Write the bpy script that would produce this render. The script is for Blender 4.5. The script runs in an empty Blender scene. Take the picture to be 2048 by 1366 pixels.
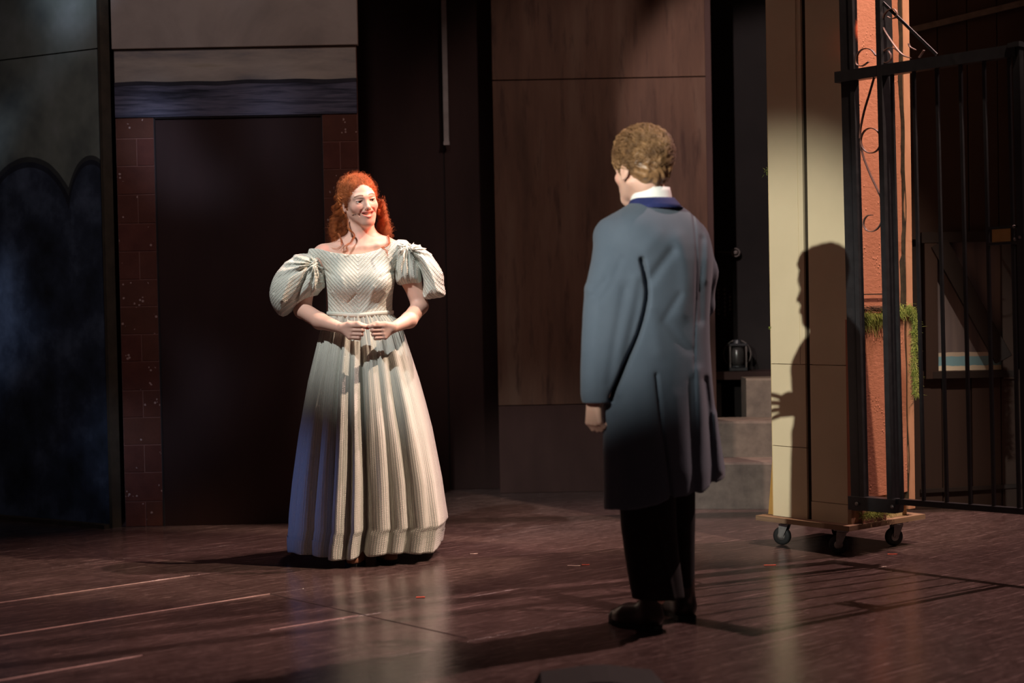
import bpy, math, random
import numpy as np
from mathutils import Vector, Matrix

random.seed(7); RNG = np.random.default_rng(11)
PI = math.pi
scene = bpy.context.scene
C = scene.collection

# ---------------------------------------------------------------- camera
F, CH, ROLL, HOR = 3294.0, 1.15, 0.019, 595.0
pitch = math.atan((683.0-HOR)/F)
fwd = np.array([0, math.cos(pitch), -math.sin(pitch)])
rgt0 = np.array([1.0, 0, 0]); up0 = np.cross(rgt0, fwd)
rgt = rgt0*math.cos(ROLL) - up0*math.sin(ROLL)
upv = rgt0*math.sin(ROLL) + up0*math.cos(ROLL)
cam_d = bpy.data.cameras.new('camera'); cam = bpy.data.objects.new('camera', cam_d); C.objects.link(cam)
cam_d.sensor_width = 36.0; cam_d.lens = F/2048.0*36.0; cam_d.clip_end = 60
M = Matrix(((rgt[0], upv[0], -fwd[0], 0), (rgt[1], upv[1], -fwd[1], 0), (rgt[2], upv[2], -fwd[2], CH), (0, 0, 0, 1)))
cam.matrix_world = M
cam_d.dof.use_dof = True; cam_d.dof.focus_distance = 7.35; cam_d.dof.aperture_fstop = 2.0
scene.camera = cam

def U(px, py, Y):
    """point of the place seen at pixel (px,py) standing at distance Y"""
    d = fwd*F + rgt*(px-1024.0) - upv*(py-683.0)
    p = d*(Y/d[1]); return np.array([p[0], p[1], p[2]+CH])
def UG(px, py, z=0.0):
    d = fwd*F + rgt*(px-1024.0) - upv*(py-683.0)
    p = d*((z-CH)/d[2]); return np.array([p[0], p[1], z])

# ---------------------------------------------------------------- world, exposure
w = bpy.data.worlds.new('stage_dark'); scene.world = w; w.use_nodes = True
w.node_tree.nodes['Background'].inputs[0].default_value = (1.0, .62, .55, 1)
w.node_tree.nodes['Background'].inputs[1].default_value = 0.018
scene.view_settings.view_transform = 'Standard'; scene.view_settings.look = 'None'
scene.view_settings.exposure = 0.0; scene.view_settings.gamma = 1.0
try: scene.view_settings.use_curve_mapping = False
except Exception: pass

# ---------------------------------------------------------------- stage lamps
def spot(name, loc, target, power, color, size_deg, blend, radius=.06, gobo=None):
    L = bpy.data.lights.new(name, 'SPOT'); L.energy = power; L.color = color
    L.spot_size = math.radians(size_deg); L.spot_blend = blend; L.shadow_soft_size = radius
    o = bpy.data.objects.new(name, L); C.objects.link(o); o.location = loc
    d = Vector(target)-Vector(loc); o.rotation_euler = d.to_track_quat('-Z', 'Y').to_euler()
    if gobo:
        L.use_nodes = True; nt = L.node_tree; em = nt.nodes['Emission']
        tc = nt.nodes.new('ShaderNodeTexCoord'); nz = nt.nodes.new('ShaderNodeTexNoise'); nz.inputs['Scale'].default_value = gobo[0]
        nz.inputs['Detail'].default_value = 1.0
        mr = nt.nodes.new('ShaderNodeMapRange'); mr.interpolation_type = 'SMOOTHSTEP'
        mr.inputs['From Min'].default_value = gobo[1]; mr.inputs['From Max'].default_value = gobo[2]
        mr.inputs['To Min'].default_value = gobo[3]
        nt.links.new(tc.outputs['Normal'], nz.inputs['Vector']); nt.links.new(nz.outputs['Fac'], mr.inputs['Value'])
        nt.links.new(mr.outputs['Result'], em.inputs['Strength'])
    return o
KEYPOS = (-2.38, .9, 2.91)
spot('profile_on_man', KEYPOS, (1.04, 7.4, .93), 1900, (1.0, .985, .87), 16.4, .75, .03)
spot('profile_on_woman', (-2.1, 4.0, 5.2), (-.64, 7.25, 1.72), 1050, (1.0, .99, .95), 18, .7, .03)
spot('right_back_light', (4.9, 8.7, 7.2), (1.75, 6.1, 0), 2900, (1.0, .64, .58), 50, .6, .03)
spot('centre_down_light', (1.3, 7.95, 5.2), (-.95, 6.9, 0), 1100, (1.0, .62, .54), 38, .8, .02)
spot('upstage_down_light', (-.1, 8.6, 6.2), (-.3, 6.2, 0), 200, (1.0, .58, .52), 60, .7, .05)
spot('right_front_boom', (2.6, 5.2, 5.6), (1.66, 7.25, 2.1), 1500, (1.0, .74, .56), 27, .5, .02)
spot('warm_side_on_woman', (2.3, 6.75, 4.6), (-.55, 7.3, .75), 1350, (1.0, .72, .54), 24, .4, .03)
spot('red_head_light', (2.3, 7.0, 2.5), (-.62, 7.38, 1.62), 620, (1.0, .14, .05), 9, .7, .03)
spot('blue_side_light', (-4.6, 6.4, 1.2), (-.75, 7.38, .25), 115, (.20, .34, 1.0), 12, 1.0, .06)
spot('blue_gobo', (-1.2, 3.0, 4.6), (-2.9, 8.9, 1.6), 1000, (.55, .70, 1.0), 34, .6, .10, gobo=(8.0, .46, .64, .05))
spot('flat_wash', (1.6, 5.2, 4.8), (.45, 9.7, 1.9), 290, (1.0, .80, .72), 27, .7, .1)
spot('flat_right_pool', (-1.5, 4.0, 5.5), (1.78, 9.7, 1.9), 2200, (1.0, .84, .80), 17, .35, .05)
spot('left_flat_wash', (-.6, 4.8, 4.9), (-1.5, 8.5, 2.2), 190, (.95, .80, .80), 38, .9, .1)

# ---------------------------------------------------------------- helpers: objects
def link(o, parent=None):
    C.objects.link(o)
    if parent is not None: o.parent = parent
    return o
def tag(o, label=None, cat=None, group=None, kind=None):
    if label: o['label'] = label
    if cat: o['category'] = cat
    if group: o['group'] = group
    if kind: o['kind'] = kind
    return o
def empty(name, loc, label, cat, group=None, kind=None, rotz=0):
    o = bpy.data.objects.new(name, None); o.location = loc; o.rotation_euler = (0, 0, rotz); o.empty_display_size = .1
    C.objects.link(o); return tag(o, label, cat, group, kind)
def mesh(name, V, Fs, mat, parent=None, smooth=True, uv=None, col=None, loc=None):
    me = bpy.data.meshes.new(name)
    V = np.asarray(V, dtype=np.float64)
    if loc is not None: V = V-np.asarray(loc)
    me.from_pydata(V.tolist(), [], [list(map(int, f)) for f in Fs] if not isinstance(Fs, np.ndarray) else Fs.tolist())
    if smooth: me.polygons.foreach_set('use_smooth', [True]*len(me.polygons))
    if uv is not None:
        li = np.empty(len(me.loops), dtype=np.int32); me.loops.foreach_get('vertex_index', li)
        lay = me.uv_layers.new(name='UVMap'); lay.data.foreach_set('uv', np.asarray(uv, dtype=np.float32)[li].ravel())
    if col is not None:
        ca = me.color_attributes.new('Col', 'FLOAT_COLOR', 'POINT')
        c4 = np.ones((len(V), 4), dtype=np.float32); c4[:, :3] = col; ca.data.foreach_set('color', c4.ravel())
    me.materials.append(mat); me.update()
    o = bpy.data.objects.new(name, me)
    if loc is not None: o.location = Vector(loc)
    return link(o, parent)

class MB:
    def __init__(s): s.V = []; s.F = []
    def add(s, V, Fs):
        n = len(s.V); s.V += [tuple(v) for v in V]; s.F += [[i+n for i in f] for f in Fs]; return s
    def hexa(s, P):      # 8 points: bottom 4 ccw, top 4
        return s.add(P, [[0, 3, 2, 1], [4, 5, 6, 7], [0, 1, 5, 4], [1, 2, 6, 5], [2, 3, 7, 6], [3, 0, 4, 7]])
    def box(s, x0, x1, y0, y1, z0, z1, b=0.0):
        if b <= 0:
            return s.hexa([(x0, y0, z0), (x1, y0, z0), (x1, y1, z0), (x0, y1, z0), (x0, y0, z1), (x1, y0, z1), (x1, y1, z1), (x0, y1, z1)])
        # bevelled toward -Y face (front) only
        P = [(x0+b, y0, z0+b), (x1-b, y0, z0+b), (x1-b, y0, z1-b), (x0+b, y0, z1-b), (x0, y0+b, z0), (x1, y0+b, z0), (x1, y0+b, z1), (x0, y0+b, z1),
             (x0, y1, z0), (x1, y1, z0), (x1, y1, z1), (x0, y1, z1)]
        return s.add(P, [[0, 1, 2, 3], [4, 5, 1, 0], [5, 6, 2, 1], [6, 7, 3, 2], [7, 4, 0, 3], [4, 8, 9, 5], [5, 9, 10, 6], [6, 10, 11, 7], [7, 11, 8, 4], [11, 10, 9, 8]])
    def obox(s, o, ex, ey, x0, x1, y0, y1, z0, z1):
        f = lambda x, y, z: (o[0]+ex[0]*x+ey[0]*y, o[1]+ex[1]*x+ey[1]*y, o[2]+z)
        return s.hexa([f(x0, y0, z0), f(x1, y0, z0), f(x1, y1, z0), f(x0, y1, z0), f(x0, y0, z1), f(x1, y0, z1), f(x1, y1, z1), f(x0, y1, z1)])
    def bar(s, a, b, wx, wy, up=(0, 0, 1)):
        a = np.array(a, float); b = np.array(b, float); t = b-a; t /= np.linalg.norm(t); u = np.cross(t, up)
        if np.linalg.norm(u) < 1e-5: u = np.cross(t, (0, 1, 0))
        u /= np.linalg.norm(u); v = np.cross(u, t)
        q = [(-1, -1), (1, -1), (1, 1), (-1, 1)]
        return s.hexa([tuple(a+u*i*wx/2+v*j*wy/2) for i, j in q]+[tuple(b+u*i*wx/2+v*j*wy/2) for i, j in q])
    def tube(s, P, r, n=8, closed=False):
        P = [np.array(p, float) for p in P]; m = len(P); rr = r if hasattr(r, '__len__') else [r]*m
        T = [(P[(i+1) % m]-P[i-1]) if closed else (P[min(i+1, m-1)]-P[max(i-1, 0)]) for i in range(m)]
        T = [t/max(np.linalg.norm(t), 1e-9) for t in T]
        u = np.cross(T[0], (0.13, .2, 1)); u /= np.linalg.norm(u); V = []
        for i in range(m):
            u = u-T[i]*np.dot(u, T[i]); u /= np.linalg.norm(u); v = np.cross(T[i], u)
            for k in range(n):
                a = 2*PI*k/n; V.append(P[i]+(u*math.cos(a)+v*math.sin(a))*rr[i])
        Fs = [[i*n+k, i*n+(k+1) % n, ((i+1) % m)*n+(k+1) % n, ((i+1) % m)*n+k] for i in range(m if closed else m-1) for k in range(n)]
        if not closed: Fs += [list(range(n))[::-1], [(m-1)*n+k for k in range(n)]]
        return s.add(V, Fs)
    def ribbon(s, P, nrm, wid, th):  # flat iron strip: width along nrm, thin in plane
        P = [np.array(p, float) for p in P]; m = len(P); nrm = np.array(nrm, float); V = []
        for i in range(m):
            t = P[min(i+1, m-1)]-P[max(i-1, 0)]; t /= np.linalg.norm(t); q = np.cross(t, nrm); q /= np.linalg.norm(q)
            for a, b in ((-1, -1), (1, -1), (1, 1), (-1, 1)): V.append(P[i]+nrm*a*wid/2+q*b*th/2)
        Fs = [[i*4+k, i*4+(k+1) % 4, (i+1)*4+(k+1) % 4, (i+1)*4+k] for i in range(m-1) for k in range(4)]
        return s.add(V, Fs+[[0, 1, 2, 3], [(m-1)*4+k for k in (3, 2, 1, 0)]])
    def lathe(s, prof, c, axis, n=20):   # prof [(r,h)] along axis
        a = np.array(axis, float); a /= np.linalg.norm(a); u = np.cross(a, (.1, .3, 1)); u /= np.linalg.norm(u); v = np.cross(a, u); V = []
        for r, h in prof:
            for k in range(n):
                t = 2*PI*k/n; V.append(np.array(c)+a*h+(u*math.cos(t)+v*math.sin(t))*r)
        m = len(prof)
        Fs = [[i*n+k, i*n+(k+1) % n, (i+1)*n+(k+1) % n, (i+1)*n+k] for i in range(m-1) for k in range(n)]
        return s.add(V, Fs+[list(range(n))[::-1], [(m-1)*n+k for k in range(n)]])
    def build(s, name, mat, parent=None, smooth=False, loc=None, kind=None, label=None):
        o = mesh(name, s.V, s.F, mat, parent, smooth, loc=loc); tag(o, label=label, kind=kind); return o

# ---------------------------------------------------------------- helpers: materials
class N:
    def __init__(s, name, rough=.7, spec=.3, metal=0.0):
        s.m = bpy.data.materials.new(name); s.m.use_nodes = True; s.t = s.m.node_tree; s.b = s.t.nodes['Principled BSDF']
        s.b.inputs['Roughness'].default_value = rough; s.b.inputs['Specular IOR Level'].default_value = spec; s.b.inputs['Metallic'].default_value = metal
    def n(s, typ, **kw):
        o = s.t.nodes.new(typ)
        for k, v in kw.items():
            if k in o.inputs.keys(): o.inputs[k].default_value = v
            else: setattr(o, k, v)
        return o
    def l(s, a, b): s.t.links.new(a, b)
    def co(s, kind='Object', scale=(1, 1, 1), rot=(0, 0, 0)):
        tc = s.n('ShaderNodeTexCoord'); mp = s.n('ShaderNodeMapping'); mp.inputs['Scale'].default_value = scale; mp.inputs['Rotation'].default_value = rot
        s.l(tc.outputs[kind], mp.inputs['Vector']); return mp.outputs['Vector']
    def noise(s, vec, scale, detail=4, rough=.6, dist=0.0):
        o = s.n('ShaderNodeTexNoise'); o.inputs['Scale'].default_value = scale; o.inputs['Detail'].default_value = detail
        o.inputs['Roughness'].default_value = rough; o.inputs['Distortion'].default_value = dist; s.l(vec, o.inputs['Vector']); return o.outputs['Fac']
    def ramp(s, fac, pts, interp='LINEAR'):
        o = s.n('ShaderNodeValToRGB'); cr = o.color_ramp; cr.interpolation = interp
        while len(cr.elements) < len(pts): cr.elements.new(.5)
        for e, (p, c) in zip(cr.elements, pts): e.position = p; e.color = (*c, 1) if len(c) == 3 else c
        s.l(fac, o.inputs['Fac']); return o.outputs['Color']
    def math(s, op, a, b=None, c=None, clamp=False):
        o = s.n('ShaderNodeMath'); o.operation = op; o.use_clamp = clamp
        for i, x in enumerate((a, b, c)):
            if x is None: continue
            if isinstance(x, (int, float)): o.inputs[i].default_value = x
            else: s.l(x, o.inputs[i])
        return o.outputs[0]
    def mix(s, fac, a, b, mode='MIX'):
        o = s.n('ShaderNodeMix'); o.data_type = 'RGBA'; o.blend_type = mode
        for i, x in ((0, fac), (6, a), (7, b)):
            if isinstance(x, (int, float)): o.inputs[i].default_value = x
            elif isinstance(x, tuple): o.inputs[i].default_value = (*x, 1)
            else: s.l(x, o.inputs[i])
        return o.outputs[2]
    def color(s, x):
        if isinstance(x, tuple): s.b.inputs['Base Color'].default_value = (*x, 1)
        else: s.l(x, s.b.inputs['Base Color'])
        return s
    def rough(s, x): s.l(x, s.b.inputs['Roughness']); return s
    def bump(s, h, dist=.002, strength=1.0):
        o = s.n('ShaderNodeBump'); o.inputs['Distance'].default_value = dist; o.inputs['Strength'].default_value = strength
        s.l(h, o.inputs['Height']); s.l(o.outputs['Normal'], s.b.inputs['Normal']); return s

def simple(name, c1, c2, scale=6, rough=.7, spec=.3, metal=0, bump=0.0, stretch=(1, 1, 1), detail=4):
    m = N(name, rough, spec, metal); v = m.co(scale=stretch); f = m.noise(v, scale, detail)
    m.color(m.ramp(f, [(.3, c1), (.7, c2)]))
    if bump: m.bump(m.noise(v, scale*4, 3), bump)
    return m.m

# floor: worn dark painted board
def mat_floor():
    m = N('worn_dark_floor_paint', .35, .5); oi = m.n('ShaderNodeObjectInfo')
    def shifted(vec):
        a = m.n('ShaderNodeVectorMath'); a.operation = 'ADD'; m.l(vec, a.inputs[0]); b = m.n('ShaderNodeVectorMath'); b.operation = 'SCALE'; b.inputs['Scale'].default_value = 7.3
        m.l(oi.outputs['Location'], b.inputs[0]); m.l(b.outputs[0], a.inputs[1]); return a.outputs[0]
    v = shifted(m.co())
    big = m.noise(v, 1.1, 5); fine = m.noise(v, 34, 6, .75); mid = m.noise(v, 6, 5, .7)
    def scr(rot, sx, sy, lo):
        s = m.noise(shifted(m.co(scale=(sx, sy, 1), rot=(0, 0, rot))), 1, 3, .6, .8); return m.math('SUBTRACT', m.math('MULTIPLY', s, 1/(1-lo)), lo/(1-lo), clamp=True)
    s = m.math('ADD', scr(.5, 3, 210, .65), scr(-.9, 3.5, 240, .645)); s = m.math('ADD', s, scr(1.35, 3, 200, .645)); s = m.math('ADD', s, scr(0.02, 3, 260, .655)); s = m.math('ADD', s, scr(-.35, 3, 250, .65))
    rings = m.n('ShaderNodeTexVoronoi'); rings.inputs['Scale'].default_value = 160; m.l(v, rings.inputs['Vector'])
    dots = m.math('MULTIPLY', m.math('LESS_THAN', rings.outputs['Distance'], .13), m.math('GREATER_THAN', m.noise(v, 47, 2), .62))
    base = m.ramp(m.math('ADD', m.math('MULTIPLY', big, .4), m.math('MULTIPLY', mid, .6)), [(.35, (.034, .021, .019)), (.65, (.072, .046, .042))])
    base = m.mix(m.math('MULTIPLY', m.math('SUBTRACT', fine, .5, clamp=True), 1.6, clamp=True), base, (.22, .155, .15))
    base = m.mix(m.math('MULTIPLY', s, 3.2, clamp=True), base, (.42, .30, .28))
    base = m.mix(m.math('MULTIPLY', dots, .8), base, (.55, .42, .36))
    m.color(base)
    m.rough(m.math('ADD', m.math('MULTIPLY', fine, .12), m.math('ADD', m.math('MULTIPLY', mid, .12), .10)))
    m.bump(m.math('ADD', m.math('ADD', m.math('MULTIPLY', fine, .5), m.math('MULTIPLY', s, .6)), m.math('MULTIPLY', mid, .5)), .0012, .6); return m.m
M_floor = mat_floor()
M_seamlit = simple('seam_catchlight', (.40, .27, .25), (.62, .44, .40), 30, .9)  # pale colour standing in for light along the joint edges
M_seamdark = simple('seam_dark', (.010, .007, .007), (.02, .014, .014), 8, .9)
M_black = simple('black_drape', (.0035, .002, .002), (.007, .0045, .0045), 3, .95)
M_darkbrown = simple('dark_brown_flat_paint', (.022, .0115, .0105), (.036, .018, .016), 3, .8, .15, stretch=(1, 1, .3))
M_door = simple('door_brown_paint', (.022, .010, .0085), (.031, .014, .012), 3, .75, .15, stretch=(1, 1, .3))
def mat_timber():
    m = N('rust_brown_scumbled_flat', .75, .2); v = m.co(scale=(1, 1, .16)); a = m.noise(v, 5, 5); b = m.noise(v, 17, 4)
    c = m.ramp(a, [(.3, (.052, .026, .018)), (.5, (.088, .044, .029)), (.72, (.115, .068, .048))])
    c = m.mix(m.math('MULTIPLY', m.math('SUBTRACT', b, .54, clamp=True), 5, clamp=True), c, (.035, .016, .012))
    m.color(c); return m.m
M_timber = mat_timber()
M_timberlow = simple('dull_brown_skirting_paint', (.040, .021, .019), (.060, .032, .028), 4, .8, .15, stretch=(1, 1, .4))
def mat_scenic(name, cols, sc, str_):
    m = N(name, .8, .2); v = m.co(scale=str_); a = m.noise(v, sc, 6, .62, .3)
    m.color(m.ramp(a, cols)); return m
M_upper = mat_scenic('cloudy_beige_paint', [(.3, (.20, .16, .135)), (.55, (.30, .24, .20)), (.75, (.27, .23, .19))], 2.0, (1, 1, 1)).m
M_plaster = mat_scenic('streaky_plaster_paint', [(.28, (.10, .095, .12)), (.45, (.24, .20, .17)), (.62, (.33, .27, .22)), (.8, (.22, .18, .12))], 3.5, (.5, 1, 2.2)).m
M_beam = mat_scenic('dark_painted_beam', [(.38, (.014, .014, .022)), (.47, (.055, .052, .075)), (.54, (.10, .09, .12)), (.62, (.035, .034, .05))], 5.0, (.28, 1, 5)).m
M_beamedge = simple('beam_line_paint', (.012, .011, .016), (.03, .026, .034), 6, .85)
def mat_brick():
    m = N('dark_red_brick_paint', .8, .2); oi = m.n('ShaderNodeObjectInfo'); va = m.n('ShaderNodeVectorMath'); va.operation = 'ADD'; m.l(m.co(), va.inputs[0]); m.l(m.math('MULTIPLY', oi.outputs['Random'], 37.0), va.inputs[1]); v = va.outputs[0]
    a = m.noise(v, 9, 5); c = m.ramp(a, [(.3, (.062, .017, .012)), (.7, (.098, .029, .019))])
    c = m.mix(m.math('MULTIPLY', oi.outputs['Random'], .4), c, (.085, .036, .018))
    vv = m.n('ShaderNodeTexVoronoi'); vv.inputs['Scale'].default_value = 42; m.l(v, vv.inputs['Vector'])
    d = m.math('MULTIPLY', m.math('LESS_THAN', vv.outputs['Distance'], .26), m.math('GREATER_THAN', m.noise(v, 14, 2), .60))
    c = m.mix(m.math('MULTIPLY', d, .75), c, (.40, .27, .23)); m.color(c); m.bump(m.noise(v, 60, 3), .001); return m.m
M_brick = mat_brick()
M_mortar = simple('brick_joint_paint', (.16, .065, .048), (.21, .095, .07), 20, .85)
def mat_hedge():
    m = N('painted_trees_panel', .8, .2); tc = m.n('ShaderNodeTexCoord'); sp = m.n('ShaderNodeSeparateXYZ'); m.l(tc.outputs['UV'], sp.inputs[0])
    x, z = sp.outputs[0], sp.outputs[1]
    v = m.co(); n1 = m.math('MULTIPLY', m.math('SUBTRACT', m.noise(v, 5, 4), .5), .10)
    def disc(cx, cz, rx, rz):
        a = m.math('POWER', m.math('DIVIDE', m.math('SUBTRACT', x, cx), rx), 2); b = m.math('POWER', m.math('MAXIMUM', m.math('DIVIDE', m.math('SUBTRACT', z, cz), rz), 0.0), 2)
        return m.math('SUBTRACT', m.math('ADD', m.math('ADD', a, b), n1), 1.0)
    # UV in metres: x to the right along the panel, z up
    d = m.math('MINIMUM', disc(-.60, 1.52, .37, .39), disc(-.11, 1.56, .19, .34)); d = m.math('MINIMUM', d, disc(-1.42, 1.45, .42, .5))
    inside = m.math('LESS_THAN', d, 0.0); rim = m.math('LESS_THAN', m.math('ABSOLUTE', d), .14)
    sky = m.ramp(m.noise(v, 2.2, 4), [(.3, (.085, .095, .085)), (.5, (.17, .185, .15)), (.72, (.26, .27, .24))])
    tree = m.ramp(m.noise(v, 3.4, 6, .6), [(.3, (.010, .012, .016)), (.5, (.028, .036, .055)), (.75, (.10, .125, .175))])
    c = m.mix(inside, sky, tree); c = m.mix(m.math('MULTIPLY', rim, .8), c, (.013, .013, .018)); m.color(c); return m.m
M_hedge = mat_hedge()
M_edge = simple('flat_edge_dark_olive', (.028, .021, .013), (.05, .036, .022), 12, .8)
M_grey = simple('pale_grey_stripe', (.20, .17, .16), (.30, .26, .25), 9, .6)
M_stair = simple('grey_stone_painted_step', (.085, .066, .060), (.155, .122, .105), 11, .8, .2, detail=6)
M_cream = simple('cream_painted_plywood', (.64, .535, .355), (.69, .58, .39), 3.5, .65, .3, bump=.0004)
M_creamedge = simple('cream_raw_edge', (.55, .42, .22), (.62, .48, .28), 12, .7)
M_ochre = simple('ochre_raw_ply_brace', (.34, .18, .045), (.42, .24, .07), 10, .7)
def mat_salmon():
    m = N('salmon_stucco', .72, .3); v = m.co(); a = m.noise(v, 3, 4); c = m.ramp(a, [(.3, (.40, .155, .090)), (.7, (.50, .205, .125))])
    b = m.noise(v, 22, 6, .7); lump = m.n('ShaderNodeTexVoronoi'); lump.inputs['Scale'].default_value = 55; m.l(v, lump.inputs['Vector'])
    d = m.math('MULTIPLY', m.math('SUBTRACT', .35, lump.outputs['Distance'], clamp=True), m.math('GREATER_THAN', m.noise(v, 11, 2), .58))
    m.color(c); m.bump(m.math('ADD', m.noise(m.co(scale=(1, 1, 2.2)), 34, 5, .7), m.math('MULTIPLY', d, 3)), .0022); return m.m
M_salmon = mat_salmon()
M_salmon2 = simple('faded_salmon_edge', (.38, .18, .10), (.50, .26, .15), 8, .8, bump=.002, stretch=(1, 1, .4))
M_crack = simple('dark_mossy_crack', (.016, .010, .006), (.045, .030, .016), 30, .9)
M_ply = simple('raw_plywood', (.15, .090, .055), (.24, .15, .09), 3, .75, stretch=(1, 1, 22))
M_iron = simple('black_painted_iron', (.010, .010, .012), (.018, .018, .021), 30, .38, .5, bump=.0002)
M_scroll = simple('pink_lit_scroll_iron', (.13, .075, .062), (.24, .14, .115), 20, .4, .5)  # gate iron coloured pale pink for the strong light on the scrolls
M_ironr = simple('rust_red_iron', (.20, .075, .055), (.28, .11, .08), 20, .45, .5)
M_zinc = simple('zinc_steel', (.20, .19, .185), (.32, .31, .30), 30, .42, .5, .85)
M_rubber = simple('black_rubber', (.012, .012, .013), (.022, .022, .023), 20, .6)
M_brass = simple('brass_lock_plate', (.42, .23, .06), (.52, .30, .09), 12, .5, .5, .3)
M_shed = simple('dark_shed_boards', (.020, .011, .009), (.036, .020, .015), 4, .75, .25, stretch=(1, 1, .12))
M_shedblack = simple('black_brown_timber', (.010, .006, .005), (.016, .010, .009), 6, .8)
M_shedgrey = simple('weathered_rail', (.055, .045, .042), (.10, .082, .075), 22, .8)
def mat_pane():
    m = N('window_backing_paint', .7, .2); tc = m.n('ShaderNodeTexCoord'); sp = m.n('ShaderNodeSeparateXYZ'); m.l(tc.outputs['UV'], sp.inputs[0])
    z = m.math('ADD', sp.outputs[1], m.math('MULTIPLY', m.math('SUBTRACT', m.noise(m.co(), 14, 3), .5), .02))
    body = m.ramp(m.noise(m.co(scale=(1, 1, .1)), 9, 3), [(.35, (.085, .075, .085)), (.65, (.165, .14, .14))])
    c = m.mix(m.math('LESS_THAN', z, .075), body, (.17, .34, .42)); c = m.mix(m.math('LESS_THAN', z, .025), c, (.60, .56, .46))
    c = m.mix(m.math('MULTIPLY', m.math('GREATER_THAN', z, .075), m.math('LESS_THAN', z, .095)), c, (.42, .38, .32)); m.color(c); return m.m
M_pane = mat_pane()
def mat_moss():
    m = N('moss_green', .9, .1); v = m.co(); m.color(m.ramp(m.noise(v, 22, 3), [(.3, (.10, .15, .03)), (.55, (.25, .29, .07)), (.75, (.42, .36, .14))])); return m.m
M_moss = mat_moss()
M_twig = simple('dark_twig', (.05, .025, .015), (.10, .055, .03), 30, .9)
def mat_skin(name='skin'):
    m = N(name, .48, .35); a = m.n('ShaderNodeVertexColor'); a.layer_name = 'Col'; m.l(a.outputs['Color'], m.b.inputs['Base Color'])
    m.b.inputs['Subsurface Weight'].default_value = .12; m.b.inputs['Subsurface Radius'].default_value = (.012, .004, .002); m.b.inputs['Subsurface Scale'].default_value = .6
    return m.m
M_skin = mat_skin()
def mat_dress():
    m = N('mint_cream_seersucker', .62, .35); tc = m.n('ShaderNodeTexCoord'); sp = m.n('ShaderNodeSeparateXYZ'); m.l(tc.outputs['UV'], sp.inputs[0])
    u, v = sp.outputs[0], sp.outputs[1]
    fr = m.math('FRACT', u); tri = m.math('MULTIPLY', m.math('ABSOLUTE', m.math('SUBTRACT', fr, .5)), 2.0)   # 0 centre of stripe .. 1
    st = m.math('SMOOTH_MIN', 1.0, m.math('MULTIPLY', m.math('SUBTRACT', tri, .42, clamp=True), 5.0), .1)
    fr4 = m.math('FRACT', m.math('MULTIPLY', u, .25)); wide = m.math('GREATER_THAN', fr4, .75)
    c = m.mix(st, (.52, .56, .505), (.74, .725, .655)); c = m.mix(m.math('MULTIPLY', wide, .5), c, (.64, .67, .61))
    # puckers: little raised cells along each cream stripe
    wob = m.noise(m.co(), 60, 2)
    pk = m.math('SINE', m.math('ADD', m.math('MULTIPLY', v, 2*PI/.0075), m.math('ADD', m.math('MULTIPLY', wob, 7), m.math('MULTIPLY', m.math('FLOOR', u), 2.4))))
    h = m.math('ADD', m.math('MULTIPLY', m.math('MULTIPLY', st, m.math('ADD', m.math('MULTIPLY', pk, .5), .5)), 1.0), m.math('MULTIPLY', st, .6))
    m.color(c); m.bump(h, .0020, 1.0)
    m.b.inputs['Sheen Weight'].default_value = .15
    m.b.inputs['Transmission Weight'].default_value = 0
    return m.m
M_dress = mat_dress()
def mat_band():
    m = N('mint_waistband', .65, .3); m.color(m.ramp(m.noise(m.co(scale=(1, 1, 30)), 6, 2), [(.35, (.50, .55, .49)), (.6, (.72, .72, .65))])); return m.m
M_band = mat_band()
def mat_coat():
    m = N('blue_grey_wool_coat', .85, .15); v = m.co(); m.color(m.ramp(m.noise(v, 5, 5), [(.3, (.070, .093, .126)), (.7, (.090, .114, .150))]))
    m.b.inputs['Sheen Weight'].default_value = .12; m.bump(m.noise(v, 180, 3), .0006); return m.m
M_coat = mat_coat()
M_coatdark = simple('coat_seam_thread', (.05, .06, .075), (.07, .085, .10), 20, .9)
M_navy = simple('navy_velvet_collar', (.012, .018, .085), (.02, .028, .12), 20, .85)
M_trouser = simple('black_wool_trouser', (.010, .009, .010), (.016, .014, .015), 30, .8, .2)
M_shoe = simple('dark_brown_shoe_leather', (.018, .009, .007), (.030, .014, .010), 18, .35, .5)
M_shoe2 = simple('tan_shoe_leather', (.24, .105, .06), (.30, .14, .08), 18, .45, .4)
M_white = simple('white_cotton', (.80, .80, .78), (.84, .84, .82), 20, .7)
def mat_hair(name, c1, c2, c3):
    m = N(name, .42, .35); m.color(m.ramp(m.noise(m.co(), 26, 4), [(.32, c1), (.55, c2), (.75, c3)])); m.b.inputs['Anisotropic'].default_value = .4; return m.m
M_red = mat_hair('copper_red_hair', (.24, .065, .022), (.46, .135, .04), (.64, .24, .08))
M_brown = mat_hair('light_brown_hair', (.11, .055, .025), (.27, .148, .068), (.48, .28, .135))
M_teeth = simple('teeth', (.82, .78, .70), (.86, .82, .75), 20, .25, .5)
M_mouth = simple('mouth_inside', (.12, .02, .015), (.16, .03, .02), 20, .5)
M_eye = simple('eye_white', (.75, .72, .70), (.8, .77, .75), 20, .15, .5)
M_iris = simple('iris_dark_brown', (.03, .02, .012), (.05, .03, .02), 40, .1, .5)
M_redthing = simple('glossy_red_trinket', (.62, .015, .012), (.75, .03, .02), 30, .3, .5)
M_tape_r = simple('orange_red_tape', (.75, .10, .05), (.85, .16, .08), 30, .6)
M_tape_w = simple('pale_tape', (.75, .62, .52), (.85, .72, .60), 30, .6)
M_fabdark = simple('dark_grille_cloth', (.008, .008, .008), (.012, .012, .012), 60, .9)
M_glass = simple('dull_glass', (.02, .018, .018), (.04, .036, .034), 20, .25, .5)

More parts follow.
